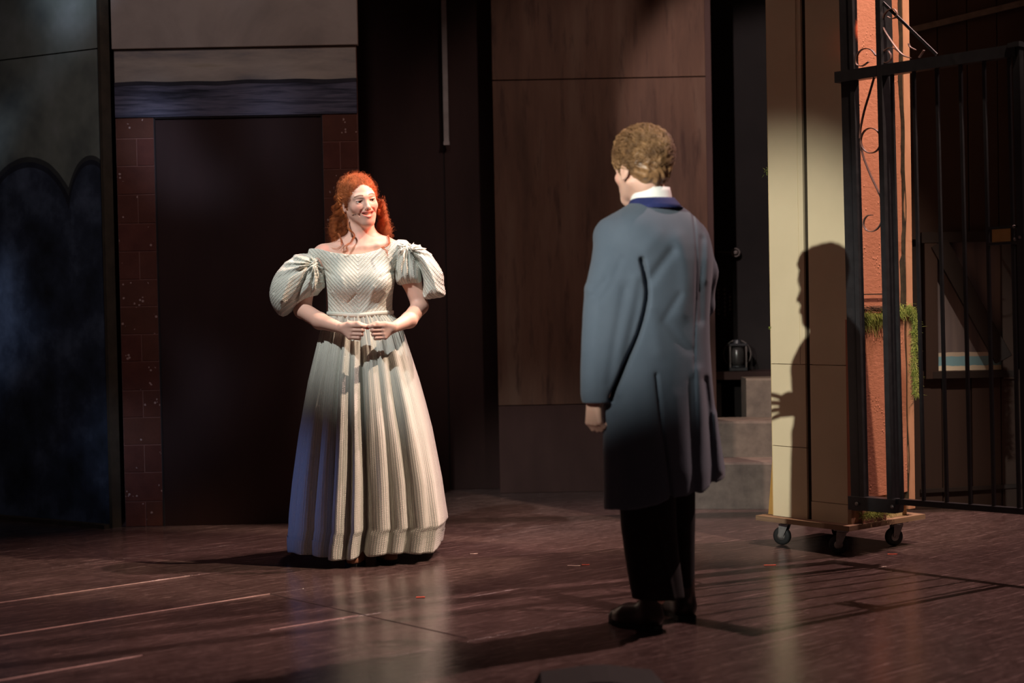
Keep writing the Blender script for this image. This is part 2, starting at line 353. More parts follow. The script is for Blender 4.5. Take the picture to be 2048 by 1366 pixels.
# ---------------------------------------------------------------- implicit surfaces
def surface_nets(d, org, h):
    s = d < 0
    nx, ny, nz = d.shape
    c = [(i, j, k) for i in (0, 1) for j in (0, 1) for k in (0, 1)]
    sub = lambda a, i, j, k: a[i:nx-1+i, j:ny-1+j, k:nz-1+k]
    cnt = np.zeros((nx-1, ny-1, nz-1), np.uint8)
    for q in c: cnt += sub(s, *q)
    act = (cnt > 0) & (cnt < 8); ijk = np.argwhere(act)
    if len(ijk) == 0: return np.zeros((0, 3)), np.zeros((0, 4), int)
    idx = -np.ones(act.shape, np.int32); idx[act] = np.arange(len(ijk))
    vals = {q: d[ijk[:, 0]+q[0], ijk[:, 1]+q[1], ijk[:, 2]+q[2]] for q in c}
    acc = np.zeros((len(ijk), 3)); n = np.zeros(len(ijk))
    for a in c:
        for ax in range(3):
            if a[ax]: continue
            b = list(a); b[ax] = 1; b = tuple(b); va, vb = vals[a], vals[b]; m = (va < 0) != (vb < 0)
            t = va[m]/(va[m]-vb[m]); p = np.tile(np.array(a, float), (m.sum(), 1)); p[:, ax] += t; acc[m] += p; n[m] += 1
    V = (ijk+acc/n[:, None])*h+org
    Q = []
    for ax in range(3):
        o1, o2 = [(1, 2), (2, 0), (0, 1)][ax]
        sh = [nx, ny, nz]; sl = [slice(0, x) for x in sh]
        lo = [slice(1, nx-1), slice(1, ny-1), slice(1, nz-1)]; lo[ax] = slice(0, sh[ax]-1); hi = list(lo); hi[ax] = slice(1, sh[ax])
        A = s[tuple(lo)]; B = s[tuple(hi)]; off = [1, 1, 1]; off[ax] = 0
        e = np.argwhere(A != B); 
        if len(e) == 0: continue
        fl = A[e[:, 0], e[:, 1], e[:, 2]]; e = e+np.array(off)
        def cell(da, db):
            r = e.copy(); r[:, o1] -= da; r[:, o2] -= db; return idx[r[:, 0], r[:, 1], r[:, 2]]
        q = np.stack([cell(1, 1), cell(0, 1), cell(0, 0), cell(1, 0)], 1); q[~fl] = q[~fl][:, ::-1]; Q.append(q)
    return V, np.concatenate(Q)

class SDF:
    def __init__(s): s.p = []
    def add(s, f, lo, hi, k=.01, op='+'): s.p.append((f, np.array(lo), np.array(hi), k, op)); return s
    def ell(s, c, r, k=.01, op='+', Mx=None, R=None):
        c = np.array(c, float); r = np.array(r, float); A = np.eye(3) if R is None else np.array(R, float)
        if Mx is not None: c = (Mx[:3, :3] @ c)+Mx[:3, 3]; A = Mx[:3, :3] @ A
        m = r.max()
        def f(X, Y, Z):
            x, y, z = X-c[0], Y-c[1], Z-c[2]
            a = (A[0, 0]*x+A[1, 0]*y+A[2, 0]*z); b = (A[0, 1]*x+A[1, 1]*y+A[2, 1]*z); g = (A[0, 2]*x+A[1, 2]*y+A[2, 2]*z)
            k0 = np.sqrt((a/r[0])**2+(b/r[1])**2+(g/r[2])**2); k1 = np.sqrt((a/r[0]**2)**2+(b/r[1]**2)**2+(g/r[2]**2)**2)+1e-6
            return k0*(k0-1)/k1
        return s.add(f, c-m, c+m, k, op)
    def cap(s, a, b, ra, rb, k=.01, op='+', Mx=None):
        a = np.array(a, float); b = np.array(b, float)
        if Mx is not None: a = Mx[:3, :3] @ a+Mx[:3, 3]; b = Mx[:3, :3] @ b+Mx[:3, 3]
        m = max(ra, rb); ab = b-a; L2 = max(ab @ ab, 1e-9)
        def f(X, Y, Z):
            t = np.clip(((X-a[0])*ab[0]+(Y-a[1])*ab[1]+(Z-a[2])*ab[2])/L2, 0, 1)
            return np.sqrt((X-a[0]-ab[0]*t)**2+(Y-a[1]-ab[1]*t)**2+(Z-a[2]-ab[2]*t)**2)-(ra+(rb-ra)*t)
        return s.add(f, np.minimum(a, b)-m, np.maximum(a, b)+m, k, op)
    def chain(s, P, R, k=.008, op='+', Mx=None):
        for i in range(len(P)-1): s.cap(P[i], P[i+1], R[i], R[i+1], k, op, Mx)
        return s
    def grid(s, lo, hi, h):
        lo = np.array(lo, float); n = np.ceil((np.array(hi)-lo)/h).astype(int)+1
        ax = [(lo[i]+np.arange(n[i])*h).astype(np.float32) for i in range(3)]
        D = np.full(n, .05, np.float32)
        for f, a, b, k, op in s.p:
            mg = k+3*h; i0 = np.maximum(np.floor((a-mg-lo)/h).astype(int), 0); i1 = np.minimum(np.ceil((b+mg-lo)/h).astype(int)+1, n)
            if (i1 <= i0).any(): continue
            S = tuple(slice(i0[i], i1[i]) for i in range(3))
            p = f(ax[0][S[0]][:, None, None], ax[1][S[1]][None, :, None], ax[2][S[2]][None, None, :])
            d = D[S]
            if op == '+':
                hh = np.maximum(k-np.abs(d-p), 0)/k; D[S] = np.minimum(d, p)-hh*hh*k*.25
            elif op == '-':
                p = -p; hh = np.maximum(k-np.abs(d-p), 0)/k; D[S] = np.maximum(d, p)+hh*hh*k*.25
            elif op == '&': D[S] = np.maximum(d, p)
            elif op == '~': D[S] = d+p
        return D, lo
    def mesh(s, lo, hi, h): D, o = s.grid(lo, hi, h); return surface_nets(D, o, h)
    def multi(s, regions):
        """regions [(lo,hi,h)]; finest first; coarser ones drop what lies in a finer box"""
        VV, FF, n = [], [], 0
        for i, (lo, hi, h) in enumerate(regions):
            V, Q = s.mesh(lo, hi, h)
            if len(Q) == 0: continue
            cen = V[Q].mean(1); keep = np.ones(len(Q), bool)
            for (l2, h2, hh) in regions[:i]:
                l2 = np.array(l2)+hh*2.5; h2 = np.array(h2)-hh*2.5; keep &= ~((cen > l2) & (cen < h2)).all(1)
            Q = Q[keep]; VV.append(V); FF.append(Q+n); n += len(V)
        V = np.concatenate(VV); Q = np.concatenate(FF); used = np.unique(Q); mp = -np.ones(len(V), int); mp[used] = np.arange(len(used))
        return V[used], mp[Q]

def inflate(poly, T, R):
    """poly: (n,2) closed outline in local x,z; returns f giving a pillow about y=0 of half depth T"""
    P = np.array(poly, float); Qp = np.roll(P, -1, 0)
    def d2(X, Z):
        best = None; ins = None
        for a, b in zip(P, Qp):
            e = b-a; wx = X-a[0]; wz = Z-a[1]; t = np.clip((wx*e[0]+wz*e[1])/(e @ e), 0, 1)
            q = (wx-e[0]*t)**2+(wz-e[1]*t)**2; best = q if best is None else np.minimum(best, q)
            c = ((a[1] > Z) != (b[1] > Z)) & (X < (b[0]-a[0])*(Z-a[1])/((b[1]-a[1]) if abs(b[1]-a[1]) > 1e-9 else 1e-9)+a[0])
            ins = c if ins is None else ins ^ c
        return np.sqrt(best)*np.where(ins, 1, -1)
    def f(X, Y, Z):
        d = d2(X+0*Z, Z+0*X); q = np.clip(d/R, 0, 1); t = T*np.sqrt(1-(1-q)**2)
        return np.where(d > 0, np.abs(Y)-t, np.sqrt(np.minimum(d, 0)**2+Y**2))*.6
    return f

def smoothpts(P, n=6, closed=False):
    P = np.array(P, float); m = len(P); out = []
    for i in range(m if closed else m-1):
        p0, p1, p2, p3 = (P[(i-1) % m], P[i], P[(i+1) % m], P[(i+2) % m]) if closed else (P[max(i-1, 0)], P[i], P[i+1], P[min(i+2, m-1)])
        for j in range(n):
            t = j/n; out.append(.5*((2*p1)+(-p0+p2)*t+(2*p0-5*p1+4*p2-p3)*t*t+(-p0+3*p1-3*p2+p3)*t**3))
    if not closed: out.append(P[-1])
    return np.array(out)

def strands(polys, radii, sides=3):
    V, Q, n = [], [], 0
    for P, r in zip(polys, radii):
        P = np.asarray(P, float); m = len(P); T = np.gradient(P, axis=0); T /= np.linalg.norm(T, axis=1)[:, None]+1e-9
        u = np.cross(T, np.array([.31, .22, .92])); u /= np.linalg.norm(u, axis=1)[:, None]+1e-9; v = np.cross(T, u)
        rr = r*np.linspace(1, .35, m)[:, None]
        ring = [P+(u*math.cos(a)+v*math.sin(a))*rr for a in [2*PI*k/sides for k in range(sides)]]
        V.append(np.stack(ring, 1).reshape(-1, 3))
        i = np.arange(m-1)[:, None]; k = np.arange(sides)[None, :]; k2 = (k+1) % sides
        Q.append(np.stack([i*sides+k, i*sides+k2, (i+1)*sides+k2, (i+1)*sides+k], -1).reshape(-1, 4)+n); n += m*sides
    return np.concatenate(V), np.concatenate(Q)

# ================================================================= SETTING
# floor slab and board panels (half sheets laid diagonally)
J = UG(540, 1188); E1 = J-UG(0, 1272); E1 = E1[:2]/np.linalg.norm(E1[:2]); NV = np.array([-E1[1], E1[0]])
sb = MB(); sb.box(-7, 7, 2.2, 13.2, -.20, -.006)
fl = sb.build('floor', M_seamdark, None, loc=(0, 0, 0)); tag(fl, 'dark scuffed brown-black stage floor of joined boards', None, kind='structure')
e0, n0 = J[:2] @ E1, J[:2] @ NV
PW, PL = .63, 2.44; shared = {}
for a in range(-4, 4):
    for b in range(-12, 12):
        c = E1*(e0+(a+.5)*PL)+NV*(n0+(b+.5)*PW)
        if not (-5.2 < c[0] < 5.2 and 3.0 < c[1] < 12.2): continue
        if abs(c[0]) > .36*c[1]+1.6: continue
        if 'p' not in shared:
            q = MB(); g = .0009; x, y = PL/2-g, PW/2-g; bv = .0002
            q.add([(-x, -y, -.006), (x, -y, -.006), (x, y, -.006), (-x, y, -.006), (-x, -y, -bv), (x, -y, -bv), (x, y, -bv), (-x, y, -bv),
                   (-x+bv, -y+bv, 0), (x-bv, -y+bv, 0), (x-bv, y-bv, 0), (-x+bv, y-bv, 0)],
                  [[0, 1, 5, 4], [1, 2, 6, 5], [2, 3, 7, 6], [3, 0, 4, 7], [4, 5, 9, 8], [5, 6, 10, 9], [6, 7, 11, 10], [7, 4, 8, 11], [8, 9, 10, 11]])
            o = q.build('floor_panel', M_floor, fl); shared['p'] = o.data
        else: o = link(bpy.data.objects.new('floor_panel', shared['p']), fl)
        o.location = (c[0], c[1], random.uniform(-.0001, .0001)); o.rotation_euler = (0, 0, math.atan2(E1[1], E1[0]))
# light caught on the long left-hand joint edges, painted as pale strips
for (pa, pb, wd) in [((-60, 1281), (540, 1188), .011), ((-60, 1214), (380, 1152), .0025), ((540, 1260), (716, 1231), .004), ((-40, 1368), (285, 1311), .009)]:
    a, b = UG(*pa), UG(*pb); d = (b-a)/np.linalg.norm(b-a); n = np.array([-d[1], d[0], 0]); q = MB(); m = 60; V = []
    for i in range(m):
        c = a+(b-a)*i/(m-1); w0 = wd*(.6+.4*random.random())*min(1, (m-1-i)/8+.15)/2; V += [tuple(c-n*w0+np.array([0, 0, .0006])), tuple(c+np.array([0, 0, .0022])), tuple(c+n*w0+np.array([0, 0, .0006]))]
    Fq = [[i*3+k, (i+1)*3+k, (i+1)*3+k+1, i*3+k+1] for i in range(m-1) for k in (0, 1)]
    q.add(V, Fq); q.build('lit_joint_edge', M_seamlit, fl)
q = MB(); q.box(-7, 7, 12.9, 13.1, -.006, 7.5); tag(q.build('wall_back', M_black), 'black stage back wall behind the scenery', kind='structure')

a, b = J, UG(934, 1276); d = (b-a)/np.linalg.norm(b-a); n = np.array([-d[1], d[0], 0]); q = MB()
q.hexa([tuple(a-n*.002+np.array([0, 0, .0002])), tuple(b-n*.002+np.array([0, 0, .0002])), tuple(b+n*.002+np.array([0, 0, .0002])), tuple(a+n*.002+np.array([0, 0, .0002]))]+[tuple(p+np.array([0, 0, .0009])) for p in (a-n*.002, b-n*.002, b+n*.002, a+n*.002)])
q.build('panel_joint', M_seamdark, fl)
# ---- left angled flat with painted trees
pa, pb = U(217, 600, 8.47), U(0, 600, 8.94); da = (pa-pb); L = np.linalg.norm(da[:2]); da = da/L; nb = np.array([-da[1], da[0], 0])
r = empty('tree_flat', (pa[0], pa[1], 0), 'angled scenery flat at far left with dark blue painted trees under grey-green sky', 'scenery flat')
def panel(name, x0, x1, z0, z1, y0=0.0, y1=.03):
    o = np.array([0., 0., 0.]); V = []
    for y in (y0, y1):
        for (x, z) in ((x0, z0), (x1, z0), (x1, z1), (x0, z1)): V.append(o+da*x+nb*y+np.array([0, 0, z]))
    uv = [(x, z) for _ in (0, 1) for (x, z) in ((x0, z0), (x1, z0), (x1, z1), (x0, z1))]
    ob = mesh(name, V, [[0, 1, 2, 3], [7, 6, 5, 4], [4, 5, 1, 0], [5, 6, 2, 1], [6, 7, 3, 2], [7, 4, 0, 3]], M_hedge, r, False, uv=uv); return ob
zs = U(215, 97, 8.49)[2]
panel('lower_panel', -2.6, -.02, .0, zs-.003); panel('upper_panel', -2.6, -.02, zs+.003, 4.6, -.004)
q = MB(); q.obox((0, 0, 0), da, nb, -.02, .0, -.012, .05, 0, 4.6); q.build('edge_batten', M_edge, r, label='dark olive edge batten')
q = MB(); q.obox((0, 0, 0), da, nb, -2.6, -.02, -.05, -.004, 0, .02); q.build('floor_batten', M_edge, r)

# ---- doorway flat
DF = 8.50
def XZ(px, py, Y=DF): p = U(px, py, Y); return p[0], p[2]
ro = U(480, 1056, DF)
r = empty('doorway_flat', (ro[0], DF, 0), 'scenery flat with brick pillars around a tall brown door under a painted beam', 'scenery flat')
xL, xR = XZ(240, 600)[0], XZ(722, 600)[0]; xd0, xd1 = XZ(317, 600)[0], XZ(651, 600)[0]
zb, z2, z1 = XZ(480, 231)[1], XZ(480, 163)[1], XZ(480, 96)[1]
q = MB()
def rel(q): q.V = [(v[0]-ro[0], v[1]-DF, v[2]) for v in q.V]; return q
q.box(xL, xR, DF+.03, DF+.06, 0, z1); q.box(xL, xd0-.004, DF+.0035, DF+.03, 0, zb); q.box(xd1+.004, xR, DF+.0035, DF+.03, 0, zb); rel(q).build('backing_board', M_mortar, r, label='red-brown backing seen as brick joints')
q = MB(); q.box(xL-.006, xR+.012, DF-.02, DF+.03, z1+.004, 4.8, .002); rel(q).build('upper_board', M_upper, r, label='cloudy beige upper board')
q = MB(); q.box(xL, xR, DF, DF+.03, z2, z1, .002); rel(q).build('plaster_board', M_plaster, r, label='streaky beige band')
def wavybox(name, z0f, z1f, y0, mat):
    m = 80; V = []
    for i in range(m):
        x = xL+(xR-xL)*i/(m-1)
        for (y, z) in ((y0, z0f(x)), (y0, z1f(x)), (DF+.03, z1f(x)), (DF+.03, z0f(x))): V.append((x-ro[0], y-DF, z))
    Fq = [[i*4+k, (i+1)*4+k, (i+1)*4+(k+1) % 4, i*4+(k+1) % 4] for i in range(m-1) for k in range(4)]+[[0, 1, 2, 3], [(m-1)*4+k for k in (3, 2, 1, 0)]]
    return mesh(name, V, Fq, mat, r, False)
wv = lambda x: .002*math.sin(x*9)+.0018*math.sin(x*23+1)
wavybox('painted_beam', lambda x: zb, lambda x: z2+wv(x), DF-.006, M_beam)
wavybox('beam_line', lambda x: z2-.014+wv(x)*1.4, lambda x: z2+.006+wv(x), DF-.0075, M_beamedge)
q = MB(); q.box(xd0, xd1, DF+.012, DF+.028, .0, zb-.004, .001); rel(q).build('door', M_door, r, label='plain dark brown door panel')
q = MB(); q.box(xd0-.004, xd0+.004, DF+.0, DF+.03, 0, zb); q.box(xd1-.004, xd1+.004, DF, DF+.03, 0, zb); q.box(xd0, xd1, DF, DF+.03, zb-.008, zb); rel(q).build('door_gap', M_seamdark, r)
rows = [233, 277, 332, 389, 447, 503, 559, 613, 669, 723, 781, 835, 890, 945, 1003, 1058]
for (x0, x1, pxm, off, kinds) in [(xL, xd0-.004, 280, 0, 'fsfsfsffsfsfsfsf'), (xd1+.004, xR, 686, 6, 'fsfsfsfsfsfsfsfs')]:
    xm = XZ(pxm, 600)[0]+(0.002)
    for i in range(15):
        zt = XZ(pxm, rows[i]+(off if i else 0))[1]; zz = XZ(pxm, rows[i+1]+off)[1]
        if i == 14: zz = .0
        if i == 0: zt = zb
        spans = [(x0, x1)] if kinds[i] == 'f' else [(x0, xm), (xm, x1)]
        for (a, b) in spans:
            q = MB(); g = .0020; yy = DF+random.uniform(-.001, .001); cx, cz = (a+b)/2, (zt+zz)/2
            q.box(a+g, b-g, yy, DF+.032, zz+g, zt-g, .002); q.V = [(v[0]-cx, v[1]-DF, v[2]-cz) for v in q.V]
            o = q.build('brick', M_brick, r); o.location = (cx-ro[0], 0, cz)

# ---- dark brown flat in the middle, with the pale hanging strip
D2 = 9.9
r = empty('dark_flat', (U(850, 980, D2)[0], D2, 0), 'plain near-black brown scenery flat between doorway and rust-brown flat', 'scenery flat')
x0, x1 = U(700, 600, D2)[0], U(1002, 600, D2)[0]; q = MB(); bx_ = U(850, 980, D2)[0]
xm = U(893, 600, D2)[0]
q.box(x0-.4-bx_, xm-bx_-.004, 0, .03, 0, 4.9, .002); q.build('flat_panel', M_darkbrown, r)
q = MB(); q.box(xm-bx_+.004, x1-bx_, 0, .03, 0, 4.9, .002); q.build('flat_panel', M_darkbrown, r)
q = MB(); q.box(xm-bx_-.004, xm-bx_+.004, .01, .03, 0, 4.9); q.build('panel_joint', M_seamdark, r)
a, b = U(893, 285, 9.84), U(888, -60, 9.84); q = MB(); q.bar(a, (a[0], a[1], 4.6), .030, .012); q.box(a[0]-.018, a[0]+.018, 9.83, 9.85, a[2]-.015, a[2]+.005)
q.V = [tuple(np.array(v)-np.array([a[0], 9.86, a[2]])) for v in q.V]
o = q.build('hanging_batten', M_grey, loc=(0, 0, 0)); o.location = (a[0], 9.86, a[2]); tag(o, 'thin pale grey vertical batten hanging against the near-black flat', 'batten')

# ---- rust-brown scumbled flat
D3 = 9.66
xa, xb = U(993, 600, D3)[0], U(1418, 600, D3)[0]; cx = (xa+xb)/2
r = empty('rust_brown_flat', (cx, D3, 0), 'tall rust-brown streaky scenery flat behind the man in the coat', 'scenery flat')
zsm = U(1200, 157, D3)[2]; zlo = U(1200, 808, D3)[2]; sp_ = U(1282, 300, D3)[0]
q = MB(); q.box(xa-cx, xb-cx, 0, .03, zlo+.002, zsm-.003, .002); q.build('main_panel', M_timber, r)
q = MB(); q.box(xa-cx, xb-cx, 0, .03, zsm+.003, 4.9, .002); q.build('upper_panel', M_timber, r)
q = MB(); q.box(xa-cx, xb-cx, .002, .03, 0, zlo-.002, .002); q.build('skirting_panel', M_timberlow, r, label='duller brown lower panel')
q = MB(); q.box(xb-cx, xb-cx+.035, .0, .03, 0, 4.9, .002); q.build('edge_batten', M_timberlow, r)
for zz_ in (zsm, zlo): q = MB(); q.box(xa-cx, xb-cx, .012, .03, zz_-.003, zz_+.003); q.build('panel_joint', M_seamdark, r)

# ---- stair unit
r = empty('stair_unit', (1.25, 9.0, 0), 'grey stone-painted set of three steps beside the cream column', 'steps')
def step(p0, y0, ptop, pbot, x1_, depth, nm='step'):
    a = U(p0, ptop, y0); b = U(p0, pbot, y0); e = U(x1_, ptop, y0); z0 = max(b[2], 0); s_ = MB()
    m = 10; V = []
    for i in range(m+1):
        t = i/m; x = a[0]+(e[0]-a[0])*t; bow = .05*(1-(2*t-1)**2)*0-.10*t
        for (y, z) in ((y0+bow, z0), (y0+bow, a[2]-.012), (y0+bow+.008, a[2]), (y0+depth, a[2]), (y0+depth, z0)): V.append((x-1.25, y-9.0, z))
    Fq = [[i*5+k, (i+1)*5+k, (i+1)*5+(k+1) % 5, i*5+(k+1) % 5] for i in range(m) for k in range(5)]+[[4, 3, 2, 1, 0], [m*5+k for k in range(5)]]
    mesh(nm, V, Fq, M_stair, r, False)
step(1385, 8.80, 925, 1030, 1600, .30); step(1418, 9.08, 843, 1030, 1600, .28); step(1492, 9.36, 757, 1030, 1620, .20)

# ---- backstage shelf with small props (dim, between the flats)
DS = 9.95
xs0, xs1 = U(1424, 700, DS)[0], U(1560, 700, DS)[0]; zs_ = U(1475, 741, DS)[2]
r = empty('prop_shelf', (xs0, DS, 0), 'dim brown backstage shelf unit between rust-brown flat and cream column', 'shelf')
q = MB(); q.box(0, xs1-xs0, -.12, .10, zs_-.05, zs_-.001, .003); q.build('shelf_board', M_darkbrown, r)
q = MB(); q.box(0, xs1-xs0, .10, .12, 0, 4.9); q.build('back_panel', M_black, r)
q = MB(); q.box(0, .04, -.10, .10, 0, zs_-.05); q.build('leg', M_black, r); q = MB(); q.box(xs1-xs0-.04, xs1-xs0, -.10, .10, 0, zs_-.05); q.build('leg', M_black, r)
c = U(1475, 735, DS-.02); r = empty('lantern', (c[0], DS-.02, zs_), 'dim black lantern with metal frame on the backstage shelf', 'lantern')
q = MB(); q.box(-.055, .055, -.05, .05, 0, .02, .003); q.lathe([(.045, .02), (.05, .025), (.05, .03)], (0, 0, 0), (0, 0, 1)); q.build('base', M_iron, r)
for sx in (-1, 1):
    for sy in (-1, 1): q = MB(); q.bar((sx*.048, sy*.04, .02), (sx*.048, sy*.04, .155), .008, .008); q.build('corner_post', M_shedgrey, r)
q = MB(); q.lathe([(.036, .03), (.042, .06), (.042, .11), (.034, .145)], (0, 0, 0), (0, 0, 1)); q.build('glass', M_glass, r, True)
q = MB(); q.box(-.055, .055, -.05, .05, .150, .165, .003); q.lathe([(.03, .165), (.022, .185), (.006, .19)], (0, 0, 0), (0, 0, 1)); q.build('cap', M_iron, r)
q = MB(); q.tube([(.082*math.cos(t), 0, .10+.085*math.sin(t)) for t in np.linspace(-.7, PI+.7, 24)], .0035, 6); q.build('handle', M_shedgrey, r, True)
c = U(1472, 505, DS+.05); q = MB(); q.tube([(.024*math.cos(t), 0, .024*math.sin(t)) for t in np.linspace(0, 2*PI, 20)[:-1]], .005, 8, True); q.lathe([(.013, -.012), (.013, .01), (.005, .014)], (0, 0, 0), (0, 1, 0)); q.bar((-.02, 0, 0), (-.11, .01, .006), .006, .006)
o = q.build('wall_hook', M_shedgrey, None, True); o.location = (c[0], DS+.07, c[2]); tag(o, 'small dim metal ring hook on the dark backstage panel', 'hook')
for k, (px, y0, y1) in enumerate([(1437, 575, 632), (1450, 575, 634), (1461, 590, 622)]):
    a = U(px, y0, DS+.06); b = U(px, y1, DS+.06); n_ = 7 if k < 2 else 4; q = MB(); L = a[2]-b[2]
    q.tube([(0, 0, 0), (0, 0, -L)], .0012, 4)
    for i in range(n_): q.lathe([(.001, -.008), (.007, -.004), (.008, 0), (.007, .004), (.001, .008)], (0, 0, -L*(i+.5)/n_), (0, 0, 1), 10)
    o = q.build('bead_string', M_shedgrey, None, True); o.location = (a[0], DS+.085, a[2])
    tag(o, ['leftmost dim bead string on the backstage panel', 'middle dim bead string on the backstage panel', 'shortest right-hand dim bead string on the backstage panel'][k], 'beads', 'bead strings backstage')

# ---- shed flat behind the gate
D5 = 8.6
x0 = U(1822, 600, D5)[0]; x1 = U(2300, 600, D5)[0]; xc = U(1900, 600, D5)[0]
r = empty('shed_flat', (xc, D5, 0), 'dark boarded shed wall with a braced window behind the iron gate', 'scenery flat')
P5 = lambda px, py: (U(px, py, D5)[0]-xc, U(px, py, D5)[2])
wx0, wx1 = P5(1872, 600)[0], P5(2006, 600)[0]; wz0, wz1 = P5(1925, 741)[1], P5(1925, 478)[1]
bw = .155; nb_ = int((x1-x0)/bw)+2; seg = 0
for i in range(-2, nb_):
    a = x0-xc+i*bw; b = a+bw
    spans = [(0.0, 4.7)]
    if b > wx0 and a < wx1: spans = [(0, wz0), (wz1, 4.7)]
    for (za, zb_) in spans:
        aa, bb = a, b
        q = MB(); q.box(aa+.002, bb-.002, random.uniform(-.003, .003), .03, za, zb_, .003)
        q.build('plank', M_shed, r)
q = MB(); q.box(x0-xc-.31, wx0, .03, .035, 0, 4.7); q.box(wx1, x1-xc, .03, .035, 0, 4.7); q.box(wx0, wx1, .03, .035, 0, wz0); q.build('backing', M_shedblack, r)
for (i, (a, b)) in enumerate([((1858, 480), (1862, 757)), ((2012, 480), (2016, 757))]):
    p, s_ = P5(*a), P5(*b); q = MB(); q.bar((p[0], -.02, p[1]), (p[0], -.02, s_[1]), .065, .035, (0, 1, 0)); q.build('window_post', M_shed, r)
q = MB(); q.bar((wx0-.08, -.025, wz1+.01), (wx1+.05, -.025, wz1+.01), .03, .055, (0, 0, 1)); q.build('lintel', M_shedblack, r)
q = MB(); q.bar((wx0-.03, -.025, wz0-.02), (wx1+.05, -.025, wz0-.02), .03, .035); q.build('sill', M_shedblack, r)
p, s_ = P5(1874, 486), P5(2003, 718); q = MB(); q.bar((p[0], -.03, p[1]), (s_[0], -.03, s_[1]), .090, .03, (0, 1, 0)); q.V = q.V; q.build('diagonal_brace', M_shedblack, r)
V = [(wx0, .02, wz0), (wx1, .02, wz0), (wx1, .02, wz1), (wx0, .02, wz1)]; V += [(a, .026, c_) for a, _, c_ in V]
uv = [(a, c_-wz0) for a, _, c_ in V]
mesh('window_backing', V, [[0, 1, 2, 3], [7, 6, 5, 4], [4, 5, 1, 0], [5, 6, 2, 1], [6, 7, 3, 2], [7, 4, 0, 3]], M_pane, r, False, uv=uv)
a, b = P5(1818, 62), P5(2240, -40); q = MB(); q.bar((a[0], -.02, a[1]), (b[0], -.02, b[1]), .03, .030, (0, 1, 0)); q.build('sloping_rail', M_shedgrey, r)
a, b = P5(1840, 982), P5(2240, 960); q = MB(); q.bar((a[0], -.01, a[1]), (b[0], -.01, b[1]), .02, .012, (0, 1, 0)); q.build('ledger', M_shedblack, r)

# ================================================================= COLUMN ON CASTERS
K = np.array([*UG(1704, 1101)[:2], 0]); K[1] = 7.14; K[0] = U(1700, 800, 7.14)[0]
ec = np.array([-.640, .768, 0]); es = np.array([.768, .640, 0])      # along cream face (left-back), along salmon face (right-back)
LC, LS = .445, .437; ZP = .135
r = empty('rolling_column', tuple(K), 'tall square scenery column on a wheeled plywood base, cream side and salmon stucco side', 'scenery column')
def kbox(a0, a1, b0, b1, z0, z1, name, mat, label=None, parent=None, q=None):
    s_ = MB() if q is None else q
    s_.obox((0, 0, 0), ec, es, a0, a1, b0, b1, z0, z1)
    return s_.build(name, mat, r if parent is None else parent, label=label) if q is None else s_
kbox(-.03, LC+.06, -.055, LS+.05, ZP-.022, ZP, 'platform', M_ply)
kbox(.02, LC-.005, .02, LS-.02, ZP, 4.8, 'core', M_creamedge)
# cream side: two boards with a recess between, and a bottom rail
xg = .235; zj = U(1650, 731, 7.2)[2]; zj2 = U(1570, 898, 7.3)[2]
kbox(xg+.012, LC, .0, .02, ZP+.0, zj2-.0015, 'cream_board', M_cream); kbox(xg+.012, LC, .0, .02, zj2+.0015, zj-.0015, 'cream_board', M_cream); kbox(xg+.012, LC, .0, .02, zj+.0015, 4.8, 'cream_board', M_cream)
kbox(0, xg-.012, .003, .02, ZP+.085, zj-.0015, 'cream_board', M_cream); kbox(0, xg-.012, .003, .02, zj+.0015, 4.8, 'cream_board', M_cream)
kbox(0, xg-.012, .0, .02, ZP, ZP+.082, 'bottom_rail', M_cream)
kbox(xg-.012, xg+.012, .012, .02, ZP, 4.8, 'groove', M_edge)
kbox(LC, LC+.004, .0, .03, ZP, 4.8, 'board_edge', M_creamedge)
kbox(xg+.04, xg+.055, -.002, .0, zj+.0, 4.8, 'batten_strip', M_cream)
# ochre brace leaning at the far left edge
q = MB(); top = ec*(LC+.004)+es*.03; bot = ec*(LC+.05)+es*.02
q.hexa([tuple(bot+np.array([0, 0, ZP])), tuple(ec*(LC+.004)+es*.02+np.array([0, 0, ZP])), tuple(ec*(LC+.004)+es*.20+np.array([0, 0, ZP])), tuple(bot+es*.18+np.array([0, 0, ZP])),
        tuple(top+np.array([0, 0, .62])), tuple(ec*(LC+.003)+es*.03+np.array([0, 0, .62])), tuple(ec*(LC+.003)+es*.19+np.array([0, 0, .62])), tuple(top+es*.17+np.array([0, 0, .62]))])
q.build('ochre_brace', M_ochre, r)
# salmon side
zc = U(1760, 628, 7.25)[2]
kbox(-.0, .02, .004, LS-.055, zc-.02, 4.8, 'salmon_face', M_salmon); kbox(-.012, .02, -.0, LS-.055, ZP+.11, zc-.02, 'salmon_lower_face', M_salmon)
kbox(-.012, .02, LS-.047, LS, ZP+.03, 4.8, 'salmon_edge_strip', M_salmon2, 'faded lighter salmon edge strip')
kbox(.0, .02, .0, LS-.2, ZP, ZP+.11, 'plinth_board', M_salmon2); kbox(-.02, .0, .05, LS-.22, ZP, ZP+.07, 'plinth_block', M_ironr, 'dark red block at the column foot')
kbox(-.016, -.010, .0, .30, zc+.085, zc+.09, 'ledge_line', M_crack)
# crack: irregular dark band between the face and the edge strip
m = 160; V = []
for i in range(m):
    z = ZP+.05+(4.7-ZP)*i/(m-1); c0 = LS-.052+.006*math.sin(z*5)+.004*math.sin(z*17+1); hw = .006+.006*abs(math.sin(z*9+2))*random.random()+(.014 if abs(z-zc-.1) < .15 else 0)
    for s_, y in ((-1, .0), (0, -.016), (1, .0)):
        V.append(es*(c0+s_*hw)+ec*y+np.array([0, 0, z]))
mesh('mossy_crack', V, [[i*3+k, i*3+k+1, (i+1)*3+k+1, (i+1)*3+k] for i in range(m-1) for k in (0, 1)], M_crack, r, True)
